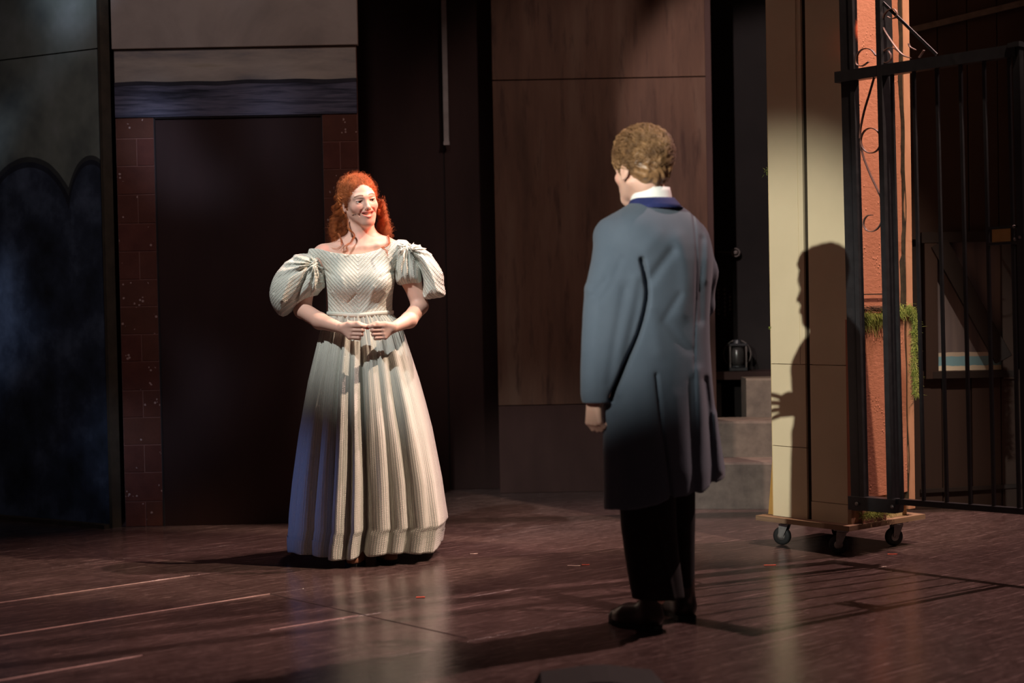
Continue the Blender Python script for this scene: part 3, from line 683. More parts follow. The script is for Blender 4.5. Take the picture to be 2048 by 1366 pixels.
# casters
def caster(a, b, ang):
    c = ec*a+es*b; h = ZP-.022; e = empty_child('caster', c, r)
    q = MB(); q.box(-.042, .042, -.035, .035, h-.005, h); q.lathe([(.022, h-.018), (.026, h-.012), (.026, h-.005)], (0, 0, 0), (0, 0, 1)); q.build('mounting_plate', M_zinc, e)
    d = np.array([math.cos(ang), math.sin(ang), 0]); n = np.array([-d[1], d[0], 0]); wc = d*.018+np.array([0, 0, .042])
    q = MB()
    for s_ in (-1, 1):
        o_ = n*s_*.019; P = [d*-.02+np.array([0, 0, h-.014]), d*.026+np.array([0, 0, h-.014]), wc+d*.011, wc-d*.009+np.array([0, 0, -.009])]
        q.add([tuple(p+o_) for p in P]+[tuple(p+o_+n*.0025*s_) for p in P], [[0, 1, 2, 3], [7, 6, 5, 4], [0, 4, 5, 1], [1, 5, 6, 2], [2, 6, 7, 3], [3, 7, 4, 0]])
    q.lathe([(.006, -.024), (.006, .024)], tuple(wc), tuple(n), 10); q.build('fork', M_zinc, e)
    q = MB(); q.lathe([(.028, -.013), (.036, -.012), (.041, -.008), (.042, 0), (.041, .008), (.036, .012), (.028, .013)], tuple(wc), tuple(n), 28); q.build('tyre', M_rubber, e, True)
    q = MB(); q.lathe([(.012, -.016), (.026, -.010), (.026, .010), (.012, .016)], tuple(wc), tuple(n), 20); q.build('hub', M_zinc, e, True)
def empty_child(name, loc, parent):
    o = bpy.data.objects.new(name, None); o.location = Vector(loc); o.empty_display_size = .05; return link(o, parent)
caster(.40, .03, 2.6); caster(.05, .0, 2.9); caster(.03, .36, 3.4); caster(.40, .38, 1.0)
# moss: twig band, tufts hanging and trailing strand
def tufts(pts, n, ln, rad, down=.6, spread=.6):
    P, R = [], []
    for _ in range(n):
        i = random.randrange(len(pts)-1); t = random.random(); a = pts[i]+(pts[i+1]-pts[i])*t
        a = a+np.array([random.gauss(0, rad), random.gauss(0, rad), random.gauss(0, rad*.8)])
        d = np.array([random.gauss(0, spread), random.gauss(0, spread), random.gauss(0, spread)-down]); d /= np.linalg.norm(d)
        l = ln*random.uniform(.4, 1.3); cv = np.array([random.gauss(0, .4), random.gauss(0, .4), -.4*random.random()])*l
        P.append(np.array([a+d*l*s_+cv*s_*s_ for s_ in (0, .33, .66, 1.0)])); R.append(random.uniform(.0007, .0014))
    return P, R
of = -.022
band = [es*s_+ec*of+np.array([0, 0, zc+.004*math.sin(s_*30)]) for s_ in np.linspace(.02, LS-.08, 8)]
P1, R1 = tufts(band, 1000, .026, .007, .7, .6); P2, R2 = tufts([es*.05+ec*of+np.array([0, 0, zc-.01]), es*.20+ec*of+np.array([0, 0, zc-.02])], 180, .055, .006, 1.6, .4)
tr = [es*(LS-.045)+ec*of+np.array([0, 0, zc+.03]), es*(LS-.0)+ec*of+np.array([0, 0, zc-.02]), es*(LS-.012)+ec*of+np.array([0, 0, zc-.2]), es*(LS-.0)+ec*of+np.array([0, 0, zc-.37])]
P3, R3 = tufts(tr, 1700, .020, .0075, .3, .7)
b2 = [es*(LS-.13)+ec*of+np.array([0, 0, zc+.025]), es*(LS-.03)+ec*of+np.array([0, 0, zc+.005])]; P4, R4 = tufts(b2, 200, .02, .009, .2, .8)
b5 = [es*.03+ec*-.040+np.array([0, 0, ZP+.040]), es*.24+ec*-.040+np.array([0, 0, ZP+.045])]; P5_, R5 = tufts(b5, 620, .024, .009, -.1, .8)
V, Q = strands(P1+P2+P3+P4, R1+R2+R3+R4); tag(mesh('moss', V, Q, M_moss, r, False), 'yellow-green moss trailing round the column', kind='stuff')
V, Q = strands(P5_, R5); tag(mesh('moss', V, Q, M_moss, r, False), 'moss tuft at the column foot', kind='stuff')
tf = [ec*(LC+.008)+np.array([0, 0, U(1530, 335, 7.48)[2]]), ec*(LC+.012)+np.array([0, 0, U(1530, 350, 7.48)[2]])]; Pa, Ra = tufts(tf, 30, .014, .005, 0, 1)
tf = [ec*(LC+.004)+np.array([0, 0, U(1538, 653, 7.48)[2]]), ec*(LC+.006)+np.array([0, 0, U(1538, 660, 7.48)[2]])]; Pb, Rb = tufts(tf, 26, .010, .003, 0, 1)
V, Q = strands(Pa+Pb, Ra+Rb); tag(mesh('moss', V, Q, M_moss, r, False), kind='stuff')
P, R = [], []
for _ in range(70):
    s0 = random.uniform(0, .2); z = zc+.022+random.gauss(0, .007); P.append(smoothpts([es*(s0+k*.045)+ec*(of+random.gauss(0, .003))+np.array([0, 0, z+random.gauss(0, .004)]) for k in range(4)], 3)); R.append(.0013)
V, Q = strands(P, R); tag(mesh('twig_band', V, Q, M_twig, r, False), kind='stuff')
q = MB(); q.obox((0, 0, 0), ec, es, -.008, .0, -.006, .008, U(1690, 410, 7.14)[2], U(1690, 330, 7.14)[2]); q.build('hinge', M_zinc, r)

# ================================================================= IRON GATE
G0 = U(1698, 600, 7.06); G1 = U(2043, 600, 6.45); G0[2] = 0; G1[2] = 0; eg = (G1-G0); GL = np.linalg.norm(eg); eg /= GL; ng = np.array([eg[1], -eg[0], 0]); ng *= (1 if ng[1] < 0 else -1)
r = empty('iron_gate', tuple(G0), 'black iron gate with vertical bars and scrollwork hung beside the salmon column', 'gate')
def gx(px, py=600):    # distance along the gate plane of a pixel, and its height
    d = fwd*F+rgt*(px-1024.0)-upv*(py-683.0); n = ng; t = (np.dot(G0-np.array([0, 0, CH]), n))/np.dot(d, n); p = np.array([0, 0, CH])+d*t-G0
    return np.dot(p, eg), p[2]
def gp(s_, z, off=0.0): return eg*s_+ng*off+np.array([0, 0, z])
zt1, zt0 = gx(1700, 141)[1], gx(1700, 163)[1]; zb1 = gx(1900, 1010)[1]
def gbar(s_, z0, z1, w0, w1, name, mat=M_iron, off=0.0):
    q = MB(); q.obox(tuple(gp(s_, 0, off)), eg, ng, -w0/2, w0/2, -w1/2, w1/2, z0, z1); return q.build(name, mat, r)
sA, sB = gx(1702)[0], gx(1777)[0]
gbar(sA, .21, 4.7, .044, .03, 'hinge_stile'); gbar(sA+.036, .25, 4.7, .022, .034, 'hinge_stile')
q = MB(); 
o = gbar(sB-.012, .215, 4.7, .024, .085, 'gate_post', off=-.02)
sE = gx(2043)[0]
q = MB(); q.obox((0, 0, 0), eg, ng, -.04, GL+.0, -.022, .022, zt0, zt1); q.build('top_rail', M_iron, r)
q = MB(); q.obox((0, 0, 0), eg, ng, sB, GL+.2, -.016, .016, zb1-.020, zb1+.004); q.build('bottom_rail', M_iron, r)
zk0, zk1 = gx(1745, 1022)[1], gx(1745, 995)[1]; q = MB(); q.obox((0, 0, 0), eg, ng, -.02, sB+.018, -.03, .026, zk0, zk1); q.build('bottom_block', M_iron, r)
for px in (1709, 1780): s_ = gx(px)[0]; q = MB(); q.lathe([(.008, 0), (.008, .004), (.003, .006)], tuple(gp(s_, (zk0+zk1)/2, .030)), tuple(ng), 10); q.build('bolt', M_zinc, r)
for px in (1791.5, 1835, 1881, 1928, 1975, 2025): gbar(gx(px, 600)[0], zb1, zt0+.003, .0125, .0125, 'bar')
gbar(sE, zb1-.01, zt1+.01, .03, .03, 'end_stile')
q = MB(); q.obox(tuple(gp(sE, 0, 0)), eg, ng, -.03, .02, -.026, .026, zt1-.012, zt1+.006); q.build('rail_cap', M_iron, r)
# latch
s0, zl = gx(1985, 476); s1 = gx(2022, 476)[0]; zl0, zl1 = gx(2003, 489)[1], gx(2003, 463)[1]
q = MB(); q.obox((0, 0, 0), eg, ng, s0, s1, -.006, .012, zl0, zl1); lb = q.build('latch_plate', M_brass, r, label='brass-coloured latch plate')
for z in (zl0-.006, zl1+.006): q = MB(); q.obox((0, 0, 0), eg, ng, s0-.02, s1+.03, -.01, .016, z-.005, z+.005); q.build('latch_bolt', M_iron, r)
for (px, py) in ((2032, 459), (2044, 480), (2034, 484)): s_, z = gx(px, py); q = MB(); q.lathe([(.006, 0), (.006, .012), (.002, .015)], tuple(gp(s_, z, .014)), tuple(ng), 10); q.build('latch_knob', M_zinc, r)
# scrolls
def scroll(pts, name='scroll', n=8, wid=.012, closed=False):
    P = [np.array(gx(*p)) for p in pts]; S = smoothpts(P, n); q = MB(); q.ribbon([gp(a, b) for a, b in S], ng, wid, .0035); return q.build(name, M_scroll, r)
circ = lambda cx, cy, rx, ry, a0, a1, n=12: [(cx+rx*math.cos(math.radians(a)), cy-ry*math.sin(math.radians(a))) for a in np.linspace(a0, a1, n)]
scroll([(1739, 124), (1727, 132), (1716, 130), (1714, 121), (1719, 106), (1730, 98), (1744, 100), (1754, 112)])
scroll([(1750, 155), (1741, 185), (1730, 220), (1722, 255), (1720, 277)], n=6)
scroll(circ(1742, 282, 20, 25, 0, 360, 20), n=3)
scroll([(1721, 284), (1726, 312), (1740, 350), (1756, 385), (1764, 408), (1766, 430), (1758, 452), (1746, 463), (1733, 462), (1726, 452), (1727, 440), (1734, 432), (1744, 431)], n=5)
scroll([(1778, 34), (1785, 38), (1794, 36), (1797, 28), (1792, 20), (1782, 20), (1772, 30), (1768, 46), (1771, 60), (1784, 82), (1800, 104), (1812, 114), (1824, 118)], n=5)
scroll([(1766, 118), (1770, 104), (1780, 97), (1790, 98), (1800, 105), (1812, 115)], n=5)
scroll([(1779, 103), (1784, 112), (1783, 121), (1775, 126), (1766, 124), (1764, 118)], n=5)
scroll([(1820, 89), (1822, 95), (1828, 99), (1834, 102)], n=4); scroll([(1840, 117), (1846, 109), (1850, 103)], n=4)
_rt = Matrix.Rotation(.013, 3, Vector(ng)); _up = _rt @ Vector((0, 0, 1)); _sg = 1 if np.dot(np.array(_up), eg) < 0 else -1
_rt = Matrix.Rotation(.013*_sg, 3, Vector(ng)); _pv = Vector((0, 0, 1.75)); r.rotation_euler = _rt.to_euler(); r.location = Vector(G0)+_pv-_rt @ _pv
a, b = gx(1769, 6), gx(1875, 112); q = MB(); q.bar(gp(*a), gp(*b), .012, .006, tuple(ng)); q.build('diagonal_strip', M_iron, r)

# ================================================================= PEOPLE: shared builders
def rotz(a): c, s = math.cos(a), math.sin(a); return np.array([[c, -s, 0], [s, c, 0], [0, 0, 1.]])
def rotx(a): c, s = math.cos(a), math.sin(a); return np.array([[1, 0, 0], [0, c, -s], [0, s, c]])
def roty(a): c, s = math.cos(a), math.sin(a); return np.array([[c, 0, s], [0, 1, 0], [-s, 0, c]])
def hm(R, t, s=1.0): A = np.eye(4); A[:3, :3] = R*s; A[:3, 3] = t; return A
def rowprim(rows, W, q=.62, rot=(1.0, 0.0), n=2.3, cyf=None, smooth=True):
    """solid of horizontal superellipse sections; rows (py, xl_px, xr_px, [depth half])"""
    Z, CX, A, B = [], [], [], []
    for rw in rows:
        py, xl, xr = rw[:3]; L_, R_ = W(xl, py, 0), W(xr, py, 0); Z.append((L_[2]+R_[2])/2); CX.append((L_[0]+R_[0])/2); A.append((R_[0]-L_[0])/2); B.append(rw[3] if len(rw) > 3 else None)
    o = np.argsort(Z); Z, CX, A = np.array(Z)[o], np.array(CX)[o], np.array(A)[o]
    if B[0] is not None: B = np.array(B, float)[o]
    zz = np.linspace(Z[0], Z[-1], 240)
    def sm(v):
        y = np.interp(zz, Z, v)
        k = np.hanning(15); k /= k.sum(); yp = np.pad(y, 7, mode='edge'); yy = np.convolve(yp, k, 'valid'); yy[:3] = y[:3]; yy[-3:] = y[-3:]; return yy
    CXs, As = (sm(CX), sm(A)); c_, s_ = rot
    if B[0] is not None: Bs = sm(B); AW = As
    else: AW = As/math.sqrt(c_*c_+(q*s_)**2); Bs = AW*q
    def f(X, Y, Zg):
        z = Zg; cx = np.interp(z, zz, CXs); a = np.interp(z, zz, AW); b = np.interp(z, zz, Bs); cy = 0 if cyf is None else np.interp(z, *cyf)
        x0 = X-cx; y0 = Y-cy; x = x0*c_+y0*s_; y = -x0*s_+y0*c_
        r = (np.abs(x/a)**n+np.abs(y/b)**n)**(1/n); d = (r-1)*np.minimum(a, b)
        return np.maximum(d, np.maximum(zz[0]-z, z-zz[-1]))
    m = max(AW.max(), Bs.max())+.02
    lo = (CXs.min()-m, -m-.15, zz[0]-.01); hi = (CXs.max()+m, m+.15, zz[-1]+.01)
    return f, lo, hi
def creases(lines, W, lo, hi, yhalf=None):
    """folds of cloth: polylines in pixels, amp (+ ridge), width"""
    L_ = [(np.array([[W(*p, 0)[0], W(*p, 0)[2]] for p in smoothpts(pts, 3)]), amp, wd) for pts, amp, wd in lines]
    def f(X, Y, Z):
        x = X+0*Z; z = Z+0*X; out = 0
        for P, amp, wd in L_:
            best = None; n = len(P)-1
            for i in range(n):
                a, b = P[i], P[i+1]; e = b-a; t = ((x-a[0])*e[0]+(z-a[1])*e[1])/(e @ e+1e-9); t = np.clip(t, 0, 1)
                q = (x-a[0]-e[0]*t)**2+(z-a[1]-e[1]*t)**2; best = q if best is None else np.minimum(best, q)
            out = out+amp*np.exp(-best/(wd*wd))
        return -out+0*Y
    return f, lo, hi
def put(S, tri, k=.01, op='+'): f, lo, hi = tri; S.add(f, lo, hi, k, op); return S

def head(S, H, fem=True):
    e = S.ell; c = S.cap; w_ = 1.0 if fem else 1.06
    e((0, .015, .030), (.073*w_, .092, .084), Mx=H); e((0, -.028, -.022), (.0575*w_, .062, .083), .03, Mx=H)
    e((0, -.062, -.060), (.033, .030, .034), .025, Mx=H)
    for s in (-1, 1):
        c((s*.050*w_, .012, -.045), (s*.015, -.060, -.094), .015, .012, .032, Mx=H)
        e((s*.037, -.058, -.026), (.021, .020, .018), .022, Mx=H)
        c((s*.010, -.083, .019), (s*.042, -.068, .022), .0075, .006, .018, Mx=H)
    e((0, -.063, -.098), (.020, .018, .014 if fem else .018), .025, Mx=H)
    for s in (-1, 1): e((s*.031, -.096, .001), (.0165, .014, .0105), .012, '-', Mx=H)
    c((0, -.080, .014), (0, -.101, -.026), .0055, .0072, .012, Mx=H); e((0, -.103, -.031), (.0088, .0088, .0078), .008, Mx=H)
    for s in (-1, 1):
        e((s*.0098, -.0935, -.034), (.0056, .008, .0056), .005, Mx=H); e((s*.0052, -.101, -.0395), (.0026, .004, .003), .003, '-', Mx=H)
        e((s*.031, -.0705, 0), (.0148, .0140, .0135), .005, Mx=H)
        e((s*.031, -.0855, -.0002), (.0122, .012, .0041), .0022, '-', Mx=H)
        c((s*.019, -.0835, .0065), (s*.043, -.076, .0055), .0022, .002, .004, Mx=H)
        # ear
        R = rotz(s*.25); e((s*.0745*w_, .014, -.008), (.006, .018, .030), .006, Mx=H, R=R); e((s*.083*w_, .008, -.004), (.006, .009, .017), .005, '-', Mx=H, R=R); e((s*.075*w_, .006, -.032), (.005, .008, .009), .006, Mx=H)
    if fem:
        for x in np.linspace(-.0235, .0235, 9): e((x, -.092+abs(x)**2*26, -.0600+(x/.0265)**2*.0085), (.0062, .016, .0082*(1-(x/.031)**2)), .003, '-', Mx=H)
        xs = np.linspace(-.0275, .0275, 11)
        S.chain([(x, -.0915+(x/.0275)**2*.0185, -.0515+(x/.0275)**2*.0045-(.0008 if abs(x) < .003 else 0)) for x in xs], [.0018+.0013*(1-(x/.0275)**2) for x in xs], .003, Mx=H)
        S.chain([(x, -.0915+(x/.0275)**2*.0185, -.0725+(x/.0275)**2*.0245) for x in xs], [.0016+.0028*(1-(x/.0275)**2) for x in xs], .003, Mx=H)
        for s in (-1, 1): S.chain([(s*.0175, -.0925, -.032), (s*.029, -.0835, -.041), (s*.0365, -.073, -.056), (s*.0335, -.070, -.068)], [.0014, .0024, .0020, .0010], .007, '-', Mx=H)
    else:
        S.chain([(x, -.0925+(x/.025)**2*.014, -.060) for x in np.linspace(-.024, .024, 7)], [.0025, .0035, .004, .0045, .004, .0035, .0025], .005, Mx=H)
        S.chain([(x, -.0915+(x/.025)**2*.014, -.068) for x in np.linspace(-.022, .022, 7)], [.0025, .004, .005, .0052, .005, .004, .0025], .005, Mx=H)
def headcol(V, H, base, fem=True):
    Hi = np.linalg.inv(H); P = (Hi[:3, :3] @ V.T).T+Hi[:3, 3]; x, y, z = P[:, 0], P[:, 1], P[:, 2]; col = np.tile(np.array(base), (len(V), 1))
    def blend(m, c): col[:] = col*(1-m[:, None])+np.array(c)*m[:, None]
    near = (np.abs(x) < .1) & (np.abs(z) < .14) & (np.abs(y) < .14)
    ax = np.abs(x); front = y < -.045
    blend(.55*np.exp(-((ax-.040)/.020)**2-((z+.030)/.020)**2)*front, (.78, .30, .24))           # cheeks
    blend(.25*np.exp(-(ax/.012)**2-((z+.034)/.012)**2)*front, (.78, .34, .28))
    if fem:
        up = np.abs(z-(-.0515+(x/.0275)**2*.0045)); lo = np.abs(z-(-.0725+(x/.0275)**2*.0245))
        m = (front & (ax < .0285) & ((up < .0030) | (lo < .0044)) & (y < -.068)).astype(float); blend(m*.85, (.58, .17, .15))
        inside = front & (ax < .0265) & (z < -.0525+(x/.0275)**2*.0045) & (z > -.0700+(x/.0275)**2*.0245) & (y > -.0855); blend(inside*1.0, (.20, .03, .025))
    else: blend((front & (ax < .025) & (np.abs(z+.064) < .009) & (y < -.085))*.8, (.60, .24, .2))
    bz = .0225+.0050*np.sin(np.clip((ax-.010)/.038, 0, 1)*PI*.9+.25); m = front*np.clip(1.5-np.abs(z-bz)/(.0030*(1-((ax-.026)/.032)**2)+.0003), 0, 1)*(ax > .012)*(ax < .050)
    blend(m*1.0, (.14, .06, .03) if fem else (.10, .06, .035))
    m = front & (np.abs(ax-.031) < .0135) & (z > .0018) & (z < .0054) & (y < -.074); blend(m*.95, (.07, .03, .02))
    m = front & (np.abs(ax-.031) < .0125) & (z < -.0026) & (z > -.0050) & (y < -.072); blend(m*.7, (.22, .09, .07))
    col[~near] = base; return col
def eyes(H, parent, gaze):
    for s in (-1, 1):
        q = MB(); a = (H[:3, :3] @ rotz(gaze[0]) @ rotx(gaze[1]) @ np.array([0, -1, 0])); a /= np.linalg.norm(a); sc_ = np.linalg.norm(H[:3, 0]); r_ = .0126*sc_
        cc = (H @ np.array([s*.031, -.0712, 0, 1]))[:3]
        q.lathe([(r_*math.sin(t), -r_*math.cos(t)) for t in np.linspace(.05, PI-.05, 16)], tuple(cc), tuple(a), 20); o = q.build('eyeball', M_eye, parent, True)
        q = MB(); q.lathe([(.0064*sc_, r_*.86), (.0062*sc_, r_*.925), (.004*sc_, r_*.99), (.0005, r_*1.02)], tuple(cc), tuple(a), 16); q.build('iris', M_iris, o, True)
def hand(S, o, d, n, t, curl=(.6, .8, .6), size=1.0, thumb=True, spread=0.0):
    o, d, n, t = [np.array(v, float) for v in (o, d, n, t)]; d /= np.linalg.norm(d); t = t-d*(t @ d); t /= np.linalg.norm(t); n = np.cross(d, t)*np.sign(np.dot(np.cross(d, t), n) or 1); z = size
    for k, (off, ln) in enumerate(((.030, .074), (.010, .082), (-.010, .076), (-.028, .060))):
        kn = o+d*.088*z+t*off*z*.95-d*(.006*z if k == 3 else 0); S.cap(o+d*.01*z+t*off*.5*z, kn, .0155*z, .0105*z, .010)
        p, dd = kn, d+t*off*spread; dd /= np.linalg.norm(dd); r = .0092
        for j, fr in enumerate((.46, .30, .24)):
            a = curl[j]*(1+.06*k); nn = n-dd*(n @ dd)
            dd = dd*math.cos(a)+np.cross(np.cross(dd, n)/max(np.linalg.norm(np.cross(dd, n)), 1e-6), dd)*math.sin(a); dd /= np.linalg.norm(dd)
            p2 = p+dd*ln*fr*z; S.cap(p, p2, r*z, (r-.0009)*z, .0035); p = p2; r -= .0009
    if thumb:
        b = o+d*.018*z+t*.020*z+n*.008*z; m1 = b+(d*.55+t*.55+n*.45)*.042*z; m2 = m1+(d*.8+t*.15+n*.45)*.030*z; m3 = m2+(d*.85-t*.1+n*.3)*.024*z
        S.chain([b, m1, m2, m3], [.017*z, .0115*z, .0100*z, .0082*z], .009)
def shoe(name, toe, heel, hgt, mat, parent, W_=.042, label=None):
    toe, heel = np.array(toe, float), np.array(heel, float); d = toe-heel; Ln = np.linalg.norm(d); d /= Ln; S = SDF(); up = np.array([0, 0, 1.])
    p = lambda t, z: heel+d*Ln*t+up*z
    S.cap(p(.12, .045), p(.20, .040), .036, .036); S.cap(p(.20, .035), p(.62, .028), .036, W_, .02); S.cap(p(.62, .026), p(.86, .020), W_, .032, .02)
    S.cap(p(.15, .05), p(.17, hgt), .035, .038, .02); S.cap(p(.2, .075), p(.55, .040), .028, .026, .03)
    lo = np.minimum(toe, heel)-.08; hi = np.maximum(toe, heel)+.08; lo[2] = -.06; hi[2] = hgt+.05
    S.add(lambda X, Y, Z: np.maximum(.014-Z, Z-hgt)+0*X+0*Y, lo, hi, .001, '&')
    lo2 = lo.copy(); lo2[2] = .0; V, Q = S.mesh(lo2, hi, .0035); o = mesh(name, V, Q, mat, parent); tag(o, label)
    nn = np.cross(d, up); P = []
    for t, ww in ((0.02, .022), (.08, .034), (.2, .037), (.4, .034), (.62, .044), (.8, .040), (.93, .028), (.985, .012)): P.append((t, ww))
    out = [heel+d*Ln*t+nn*ww for t, ww in P]+[heel+d*Ln*t-nn*ww for t, ww in P[::-1]]; m = len(out)
    V = [tuple(v+up*.0008) for v in out]+[tuple(v+up*.016) for v in out]
    q = MB(); q.add(V, [list(range(m))[::-1], [m+i for i in range(m)]]+[[i, (i+1) % m, (i+1) % m+m, i+m] for i in range(m)]); q.build('sole', M_rubber, o); return o

# ================================================================= THE WOMAN
DW = 7.38; WR = U(740, 1110, DW); WR[2] = 0
W = lambda px, py, dd=0.0: U(px, py, DW+dd)-WR
wr = empty('person', tuple(WR), 'smiling woman with red curls in a long pale striped dress with puff sleeves', 'person')
HW = hm(rotz(math.radians(24)) @ roty(math.radians(-9)) @ rotx(math.radians(3)), W(719.5, 402, -.005), .99)
S = SDF(); head(S, HW, True)
hc = lambda p: (HW @ np.array([*p, 1]))[:3]
S.chain([hc((0, .035, -.05)), W(724, 462, .02), W(727, 490, .025)], [.052, .050, .057], .03)
S.chain([W(690, 492, .02), W(728, 484, .03), W(768, 490, .02)], [.040, .045, .040], .04)
S.cap(W(700, 500, .01), W(652, 508, .01), .048, .046, .03); S.cap(W(754, 498, .01), W(792, 502, .01), .048, .046, .03)
S.ell(W(722, 530, .02), (.135, .085, .12), .04); S.ell(W(722, 590, .02), (.12, .08, .14), .04); S.ell(W(722, 680, .03), (.13, .09, .12), .04)
S.chain([W(723, 497, -.045), W(700, 495, -.042), W(668, 491, -.02)], [.006, .007, .008], .016); S.chain([W(733, 496, -.045), W(755, 491, -.042), W(785, 487, -.02)], [.006, .007, .008], .016)
S.chain([hc((-.055, .02, -.07)), W(722, 492, -.04)], [.010, .008], .018); S.chain([hc((.055, .02, -.07)), W(731, 492, -.04)], [.010, .008], .018)
W1, W2 = W(684, 657, -.195), W(786, 656, -.195)
S.chain([W(645, 512, .0), W(610, 570, .01), W(605, 620, .005)], [.048, .044, .038], .02); S.chain([W(605, 620, .005), W(640, 642, -.10), W1], [.037, .036, .0225], .015)
S.chain([W(799, 508, .0), W(822, 560, .01), W(840, 612, .005)], [.048, .042, .036], .02); S.chain([W(840, 612, .005), W(818, 640, -.10), W2], [.036, .035, .0225], .015)
for s_ in (0, 1):
    m = (lambda x: x) if s_ == 0 else (lambda x: 1469.5-x)
    wr_ = W1 if s_ == 0 else W2
    K = [((703, 652), (721.5, 651.5)), ((704, 660.2), (724, 660.4)), ((702, 668), (722, 668.6)), ((699, 675), (717, 676))]
    for i, (kn, pp) in enumerate(K):
        k3 = W(m(kn[0]), kn[1], -.222+.002*i); p3 = W(m(pp[0]), pp[1], -.236+.003*i)
        S.cap(wr_+(k3-wr_)*.15, k3, .0150, .0100, .010); r = (.0088, .0092, .0088, .0078)[i]
        S.cap(k3, p3, r+.0004, r, .003)
        if i == 0: S.chain([p3, W(m(729), 653.5, -.232), W(m(733.2), 656, -.222)], [r, .0076, .0066], .003)
        else: S.chain([p3, W(m(pp[0]+1.5), pp[1]+.8, -.214), W(m(pp[0]-8), pp[1]+1, -.204)], [r, .0082, .0074], .003)
    S.chain([wr_+np.array([0, -.008, .009]), W(m(699), 648.5, -.214), W(m(716), 647.2, -.228), W(m(731.5), 651.5, -.228)], [.015, .0125, .0098, .0078], .008)
S.chain([W(700, 690, .03), W(712, 900, .02), W(712, 1075, .0)], [.085, .055, .036], .03); S.chain([W(750, 690, .03), W(768, 900, .02), W(772, 1070, .0)], [.085, .055, .036], .03)
hb = np.array(hc((0, 0, 0)))
regs = [(hb-np.array([.115, .125, .145]), hb+np.array([.115, .135, .13]), .0017), (W(666, 690, -.26), W(806, 632, -.15)+np.array([0, 0, .0]), .0018), ((-.36, -.30, .02), (.30, .20, 1.60), .005)]
V, Q = S.multi(regs)
SK = (.70, .43, .345); colr = headcol(V, HW, SK)
for kx, ky in ((733.2, 656), (736.3, 656)): 
    d_ = np.linalg.norm(V-W(kx, ky, -.225), axis=1); colr[d_ < .009] = (.70, .05, .04)
body = mesh('body', V, Q, M_skin, wr, col=colr)
eyes(HW, wr, (math.radians(7), math.radians(-5)))
q = MB(); xs = np.linspace(-.0235, .0235, 11)
for i in range(len(xs)-1):
    a, b = xs[i]+.0002, xs[i+1]-.0002; ya = lambda x: -.0868+(x/.0275)**2*.0165; zt = lambda x: -.0510+(x/.0275)**2*.004; zb_ = lambda x: -.0668+(x/.0275)**2*.0165+(.0005 if i % 2 else 0)
    P = [(a, ya(a), zb_(a)), (b, ya(b), zb_(b)), (b, ya(b)-.0008, zt(b)), (a, ya(a)-.0008, zt(a))]; P2 = [(x, y+.004, z) for x, y, z in P]
    q.add([tuple(hc(p)) for p in P+P2], [[0, 1, 2, 3], [7, 6, 5, 4], [0, 4, 5, 1], [1, 5, 6, 2], [2, 6, 7, 3], [3, 7, 4, 0]])
q.build('teeth', M_teeth, wr, kind='stuff')
# bodice
S = SDF()
brow = [(640, 652, 787, .116), (632, 655, 785, .112), (612, 656, 784, .108), (590, 655, 785, .114), (570, 653, 788, .122), (550, 650, 791, .125), (530, 643, 797, .118), (515, 634, 803, .108), (500, 626, 808, .092), (486, 630, 802, .070)]
put(S, rowprim(brow, W, n=2.2, cyf=([0, 2], [.012, .012])))
S.ell(W(694, 566, -.078), (.062, .050, .058), .05); S.ell(W(752, 565, -.078), (.062, .050, .058), .05)
S.cap(W(700, 500, .01), W(640, 511, .01), .056, .054, .02); S.cap(W(754, 498, .01), W(800, 503, .01), .057, .056, .02)
nk = np.array([W(x, y)[[0, 2]] for x, y in ((560, 512), (620, 497), (640, 498), (665, 505), (700, 510), (727, 509), (755, 502), (778, 490), (797, 479), (815, 480), (880, 505))])
S.add(lambda X, Y, Z: (Z-np.interp(X, nk[:, 0], nk[:, 1]))+0*Y-.0, W(590, 660, -.3)-.05, W(860, 460, .3)+.05, .001, '&')
f, lo, hi = creases([([(690, 560), (700, 595), (712, 622)], .004, .010), ([(668, 585), (690, 615)], .003, .006), ([(752, 575), (742, 605), (728, 628)], .004, .010), ([(775, 585), (758, 612)], .003, .006), ([(650, 540), (672, 552)], -.003, .006), ([(788, 540), (766, 556)], -.004, .007), ([(700, 606), (715, 590)], -.003, .004)], W, W(600, 640, -.2), W(840, 480, .2))
S.add(f, lo, hi, .001, '~')
V, Q = S.mesh(W(600, 636, -.22), W(840, 470, .17), .003)
cx0 = W(721, 560)[0]; uv = np.stack([(V[:, 2]-1.05*np.abs(V[:, 0]-cx0))/.0125*.69, (V[:, 2]*.69+np.abs(V[:, 0]-cx0)*.72)], 1)
back = V[:, 1] > .03; mesh('bodice', V, Q, M_dress, wr, uv=uv)
q = MB(); P = []
for t in np.linspace(0, 2*PI, 60)[:-1]:
    a = (W(784.5, 628)[0]-W(655.5, 628)[0])/2; c = (W(784.5, 628)+W(655.5, 628))/2; P.append((c[0]+a*math.cos(t)*1.01, .012+.113*math.sin(t)*1.0, c[2]+.004-.008*max(0, -math.sin(t))**6))
V = []; 
for p in P:
    n = np.array([p[0]-c[0], p[1]-.012, 0]); n /= np.linalg.norm(n)
    for dr, dz in ((-.006, -.010), (.004, -.009), (.0055, 0), (.004, .009), (-.006, .010)): V.append(np.array(p)+n*dr+np.array([0, 0, dz]))
m = len(P); q.add(V, [[i*5+k, ((i+1) % m)*5+k, ((i+1) % m)*5+(k+1) % 5, i*5+(k+1) % 5] for i in range(m) for k in range(5)]); q.build('waistband', M_band, wr, True)
